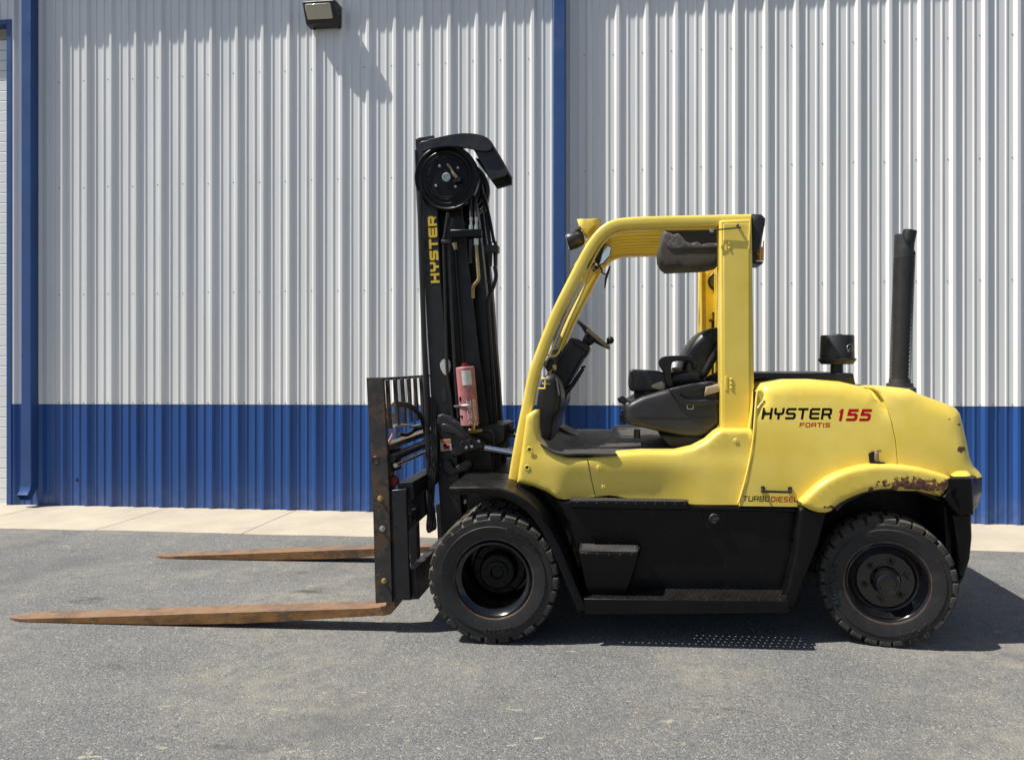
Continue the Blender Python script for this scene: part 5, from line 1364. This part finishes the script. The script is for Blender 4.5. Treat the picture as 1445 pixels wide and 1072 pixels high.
m = MB(); pts = [tuple(cyl(.262, R(-80) + i*R(8), .003)) for i in range(14)]; m.tube(pts, .008, 6); m.bar(tuple(cyl(.262, R(-85), .03)), tuple(cyl(.262, R(-60), .0)), .018, .014); P('accumulator_clamp', m, 'steel')
m = MB(); m.box(*(lambda q: (q.x-.006, q.x+.006, q.y-.004, q.y+.01, q.z-.014, q.z+.014))(cyl(.215, R(-38)))); P('clamp_tab', m, 'decalblack')
m = MB(); m.box(*(lambda q: (q.x-.012, q.x+.012, q.y-.003, q.y+.01, q.z-.006, q.z+.006))(cyl(.335, R(-38)))); P('small_sticker', m, 'decalblack')
# hoses and pipes on the near side of the mast
m = MB(); m.tube([V3(632,300,YM-.03), V3(628,330,YM-.03), V3(626,345,YM-.03), V3(628,420,YM-.03), V3(631,520,YM-.035), V3(636,560,YM-.035), V3(640,600,YM-.03)], .010, 10); P('mast_hose', m, 'hose')
m = MB(); m.tube([V3(638,308,YM-.02), V3(633,335,YM-.02), V3(636,420,YM-.02), V3(643,540,YM-.03), V3(647,590,YM-.03)], .011, 10); P('mast_hose', m, 'hose')
m = MB(); m.bar(V3(623,341.5,YM-.035), V3(635,341.5,YM-.035), .03, .022); P('hose_clip', m, 'dash', bevel=.003)
m = MB(); m.bar(V3(636,330.5,YM-.03), V3(680,329.5,YM-.03), .06, .055); P('hose_bracket', m, 'black', bevel=.008)
m = MB(); m.tube([V3(641,324,YM-.04), V3(641,327,YM-.04)], .014, 8); P('bracket_bolt', m, 'pipe')
m = MB(); m.tube([V3(641,343,YM-.04), V3(643,352,YM-.04)], [.018,.012], 8); P('bracket_bolt', m, 'pipe')
for px in (664.5, 672):
    m = MB(); m.tube([V3(px,306,YM-.03), V3(px,312,YM-.03)], [.010,.010], 10); m.tube([V3(px,318,YM-.03), V3(px,325,YM-.03)], .015, 6); m.tube([V3(px,311,YM-.03), V3(px,319,YM-.03)], .008, 8); P('hose_coupling', m, 'steel')
    m = MB(); m.tube([V3(px-6,262,YM+.05), V3(px-1,285,YM), V3(px,307,YM-.03)], .011, 8); P('upper_hose', m, 'hose')
m = MB(); m.tube([V3(672,337,YM-.03), V3(672,346,YM-.03)], .018, 6); P('pipe_nut', m, 'steel')
m = MB(); m.tube([V3(672,345,YM-.03), V3(675,385,YM-.03), V3(675.5,393,YM-.03), V3(673,398,YM-.03), V3(668,405,YM-.02), V3(667.5,420,YM+.02)], .012, 10); P('steel_pipe', m, 'pipe')
m = MB(); m.tube([V3(664,338,YM-.02), V3(664,372,YM-.02)], .011, 8); P('steel_pipe', m, 'grease')
# chain and hoses at the back of the mast
m = MB()
for t in range(34):
    q = t/33; m.bar(V3(679+q*13, 262+q*90, YM+.22), V3(679+(q+.02)*13, 262+(q+.02)*90, YM+.22), .03, .018)
P('lift_chain', m, 'grease')
m = MB(); m.bar(V3(684,352,YM+.1), V3(704,352,YM+.1), .08, .05); P('rear_bracket', m, 'dash', bevel=.006)
for k, (px, dd) in enumerate(((692, 0), (699, .03))):
    m = MB(); m.tube([V3(px,341,YM+.1+dd), V3(px,346,YM+.1+dd)], .012, 8); m.tube([V3(px,358,YM+.1+dd), V3(px,376,YM+.1+dd)], [.016,.012], 8); P('hose_coupling', m, 'grease')
m = MB(); m.tube([V3(698,376,YM+.12), V3(700,390,YM+.12), V3(696,405,YM+.14), V3(689,425,YM+.18), V3(691,470,YM+.22), V3(697,560,YM+.25), V3(702,640,YM+.25)], .014, 10); P('return_hose', m, 'hose')
m = MB(); m.tube([V3(686,300,YM+.2), V3(691,340,YM+.12)], .012, 8); m.tube([V3(679,262,YM+.25), V3(689,300,YM+.2), V3(697,342,YM+.13)], .012, 8); P('upper_hose', m, 'hose')
m = MB(); m.tube([V3(686,397,YM+.2), V3(691,397.5,YM+.2)], .006, 6); P('pin_stub', m, 'dash')
# hoses down the front face
m = MB(); m.tube([V3(592,270,YM-.06), V3(595,380,YM-.06), V3(598,470,YM-.06), V3(603,600,YM-.07), V3(606,700,YM-.08), V3(607,728,YM-.08)], .018, 10); P('front_hose', m, 'hose')
for k in range(3):
    o_ = k*3
    m = MB(); m.tube([V3(608+o_,560+6*k,YM-.05), V3(610+o_,640,YM-.08), V3(606+o_,690,YM-.09), V3(604+o_,728,YM-.09), V3(603+o_,745-2*k,YM-.09), V3(606+o_,750-2*k,YM-.07), V3(611+o_*.6,742,YM-.06), V3(612,715,YM-.02)], .009, 8); P('loop_hose', m, 'hose')
for (px, py) in ((609,640), (611,655), (606,672), (608,690)):
    m = MB(); m.tube([V3(px,py,YM-.10), V3(px+1,py+6,YM-.10)], .014, 6); P('loop_fitting', m, 'grease')

# ---- carriage, load backrest and forks ----------------------------------
YK = .13
post = UP([(517,533),(540,532.5),(544,600),(549,700),(553,849),(530,851),(526,700),(521,600)], YK)
P('backrest_post', solid(post, YK, YK+.035, cell=.3), 'worn', bevel=.004)
YFAR = 1.90
P('backrest_post', solid(post, YFAR-.035, YFAR, r=.004, cell=.1), 'worn', smooth=40)
hkp = UP([(553.5,691),(573,689.5),(579,845),(559,848)], YK+.01)
P('carriage_plate', solid(hkp, YK+.005, YK+.04, cell=.3), 'mast', bevel=.004); P('carriage_plate', solid(hkp, YFAR-.04, YFAR-.005, cell=.3), 'mast', bevel=.004)
for (px, py, mt) in ((536.5,703,'brass'), (539.5,745.5,'steel'), (542,819,'brass')):
    m = MB(); x, z = U(px, py, YK); m.lathe([(YK, .020), (YK-.003, .019), (YK-.004, .014), (YK-.016, .013), (YK-.018, .009), (YK-.018, 0)], (x, 0, z), n=6 if mt == 'brass' else 16); P('post_bolt', m, mt)
m = MB(); x, z = U(530, 649, YK); m.lathe([(YK, .026), (YK-.003, .022), (YK+.008, .015), (YK+.008, 0)], (x, 0, z), n=20); P('post_hole', m, 'grease', smooth=20)
for (px, py) in ((553,702), (556.5,745), (561,819)):
    m = MB(); x, z = U(px+1.5, py, YK); m.lathe([(YK+.003, .007), (YK+.002, 0)], (x, 0, z), n=10); P('plate_hole', m, 'fabricdark')
P('plate_edge', solid(UP([(545,690),(553,691),(559,848),(553.5,850)], YK+.03), YK+.03, YK+.09, cell=.2), 'worn')
# uprights of the backrest, each a flat bar
a_top = U(528, 533.5, YK); 
bar0 = UP([(538,536),(543,536),(547,606),(542,606)], YK)
yb_ = YK + .07; first = None; k = 0
while yb_ < YFAR - .05:
    mm = MB(); w = .0
    p = [(x + (.0), z) for x, z in bar0]
    P('backrest_bar', solid(p, yb_, yb_+.028, cell=.3), 'worn', bevel=.003); yb_ += .155; k += 1
m = MB(); m.bar((a_top[0]+.02, YK+.03, a_top[1]-.008), (a_top[0]+.02, YFAR-.03, a_top[1]-.008), .03, .018, up=(1,0,0)); P('backrest_top_rail', m, 'worn', bevel=.003)
def rod(px, py, w, h, name, mt, rnd=False, a=YK+.035, b=None):
    x, z = U(px, py, YK+.08); b = b or YFAR-.03; m = MB()
    if rnd: m.tube([(x, a, z), (x, b, z)], w/2, 16)
    else: m.bar((x, a, z), (x, b, z), w, h, up=(1, 0, .08))
    P(name, m, mt, bevel=0 if rnd else .004)
rod(545, 630, .09, .035, 'upper_carriage_bar', 'worn')
rod(555, 645, .060, 0, 'side_shift_cylinder', 'mast', True)
rod(561, 655, .030, 0, 'side_shift_rod', 'steel', True, b=YFAR-.5)
P('cylinder_mount', solid(UP([(543,636),(558,634),(559,664),(545,668)], YK+.10), YK+.10, YK+.22, r=.008, cell=.1), 'grease', smooth=40)
P('red_clamp', solid(smoothpoly(UP([(546,672),(558,672),(560,686),(548,688)], YK+.05), 1), YK+.05, YK+.12, r=.01, cell=.03), 'redrag', smooth=50)
rod(574, 692, .10, .11, 'middle_carriage_bar', 'mast', a=YK+.06)
rod(577, 730, .05, .05, 'lower_cylinder', 'grease', a=YK+.04, b=YK+.3)
P('side_bar', solid(UP([(573,700),(600,690),(603,725),(575,750)], YK+.3), YK+.25, YK+.32, cell=.2), 'mast', bevel=.004)
rod(585, 822, .06, .20, 'lower_carriage_bar', 'mast', a=YK+.05)
rod(578, 838, .05, .06, 'lower_bar_lip', 'mast', a=YK+.05)
P('inner_upright', solid(UP([(576,742),(588,736),(590,800),(580,812)], YK+.45), YK+.45, YK+.52, cell=.2), 'mast', bevel=.004)
P('inner_upright', solid(UP([(576,742),(588,736),(590,800),(580,812)], YK+.45), YK+1.2, YK+1.27, cell=.2), 'mast', bevel=.004)
# valve and hoses at the backrest
P('valve_body', solid(UP([(541,583),(551,582),(552,598),(543,600)], YK+.10), YK+.09, YK+.17, r=.006, cell=.04), 'tan', smooth=40)
m = MB(); m.tube([V3(546,582,YK+.12), V3(547,575,YK+.12), V3(552,571,YK+.12), V3(559,569,YK+.12)], [.018,.016,.015,.017], 10); P('valve_elbow', m, 'tan')
for k in range(2):
    m = MB(); m.tube([V3(559,569+k*2,YK+.12), V3(575,570+k*3,YK+.2), V3(588,579+k*3,YK+.3), V3(596,592+k*3,YK+.42), V3(600,612,YK+.5), V3(606,640,YK+.55)], .012, 10); P('backrest_hose', m, 'hose')
m = MB(); m.tube([V3(550,601,YK+.12), V3(554,604,YK+.1), V3(555,611,YK+.1), V3(551,620,YK+.1), V3(545,628,YK+.1)], .010, 8); P('pink_hose', m, 'pink')
m = MB(); m.tube([V3(556,601,YK+.2), V3(570,600,YK+.3), V3(582,602,YK+.45), V3(597,599,YK+.6)], .010, 8); m.tube([V3(597,599,YK+.6), V3(606,601,YK+.6)], .015, 8); P('tan_pipe', m, 'tan')
m = MB(); m.tube([V3(563,612,YK+.3), V3(575,613,YK+.4), V3(588,605,YK+.5), V3(600,603,YK+.6)], .014, 8); P('backrest_hose', m, 'hose')
# forks
def fork(yn):
    W = .15
    tipx = U(11, 877, yn)[0]; hx = None
    m = MB()
    # bottom/top profile of the blade in x-z at y = yn (near fork values)
    bx = UP([(4,878.5),(70,879.5),(228,883),(340,881.5),(457,875),(540,870),(553,866)], YN); tp = UP([(4,876),(62,874),(125,872.5),(291,867),(415,863.2),(519,860),(545,857.5)], YN)
    zmin = min(z for _, z in bx)
    bx = [(x, z - min(0, zmin) + .002) for x, z in bx]; tp = [(x, z - min(0, zmin) + .002) for x, z in tp]
    x_tip = bx[0][0]; secs_ = []
    xs_ = sorted(set([bx[0][0]] + [p[0] for p in bx] + [p[0] for p in tp] + [x_tip+.02, x_tip+.06, x_tip+.12]))
    def itp(pl, x):
        for (a, za), (b, zb) in zip(pl, pl[1:]):
            if a <= x <= b: return za + (zb-za)*(x-a)/(b-a)
        return pl[0][1] if x < pl[0][0] else pl[-1][1]
    for x in xs_:
        t = max(0, 1 - (x - x_tip)/.16); wi = .055*t*t
        zb, zt_ = itp(bx, x), itp(tp, x); zt_ = max(zt_, zb + .010)
        secs_.append((x, yn+wi, yn+W-wi, zb, zt_))
    for (x, a, b, zb, zt_) in secs_: m.v += [(x, a, zb), (x, b, zb), (x, b, zt_), (x, a, zt_)]
    n = len(secs_)
    m.f = [(i*4+j, i*4+(j+1) % 4, (i+1)*4+(j+1) % 4, (i+1)*4+j) for i in range(n-1) for j in range(4)] + [(0,1,2,3), ((n-1)*4+3, (n-1)*4+2, (n-1)*4+1, (n-1)*4)]
    F_ = P('fork', m, 'fork', bevel=.005, smooth=30)
    xh, a, b, zb, zt_ = secs_[-1]
    sh = UP([(538,869.8),(551,866.5),(558,858),(556,846),(549,700),(545,640),(538,640),(542,700),(546,846),(543,857.3)], YN)
    o2 = P('fork_shank', solid(sh, yn+.001, yn+W-.001, cell=.3), 'fork', bevel=.006)
    return F_
YN = .16
fork(.16); fork(1.71)
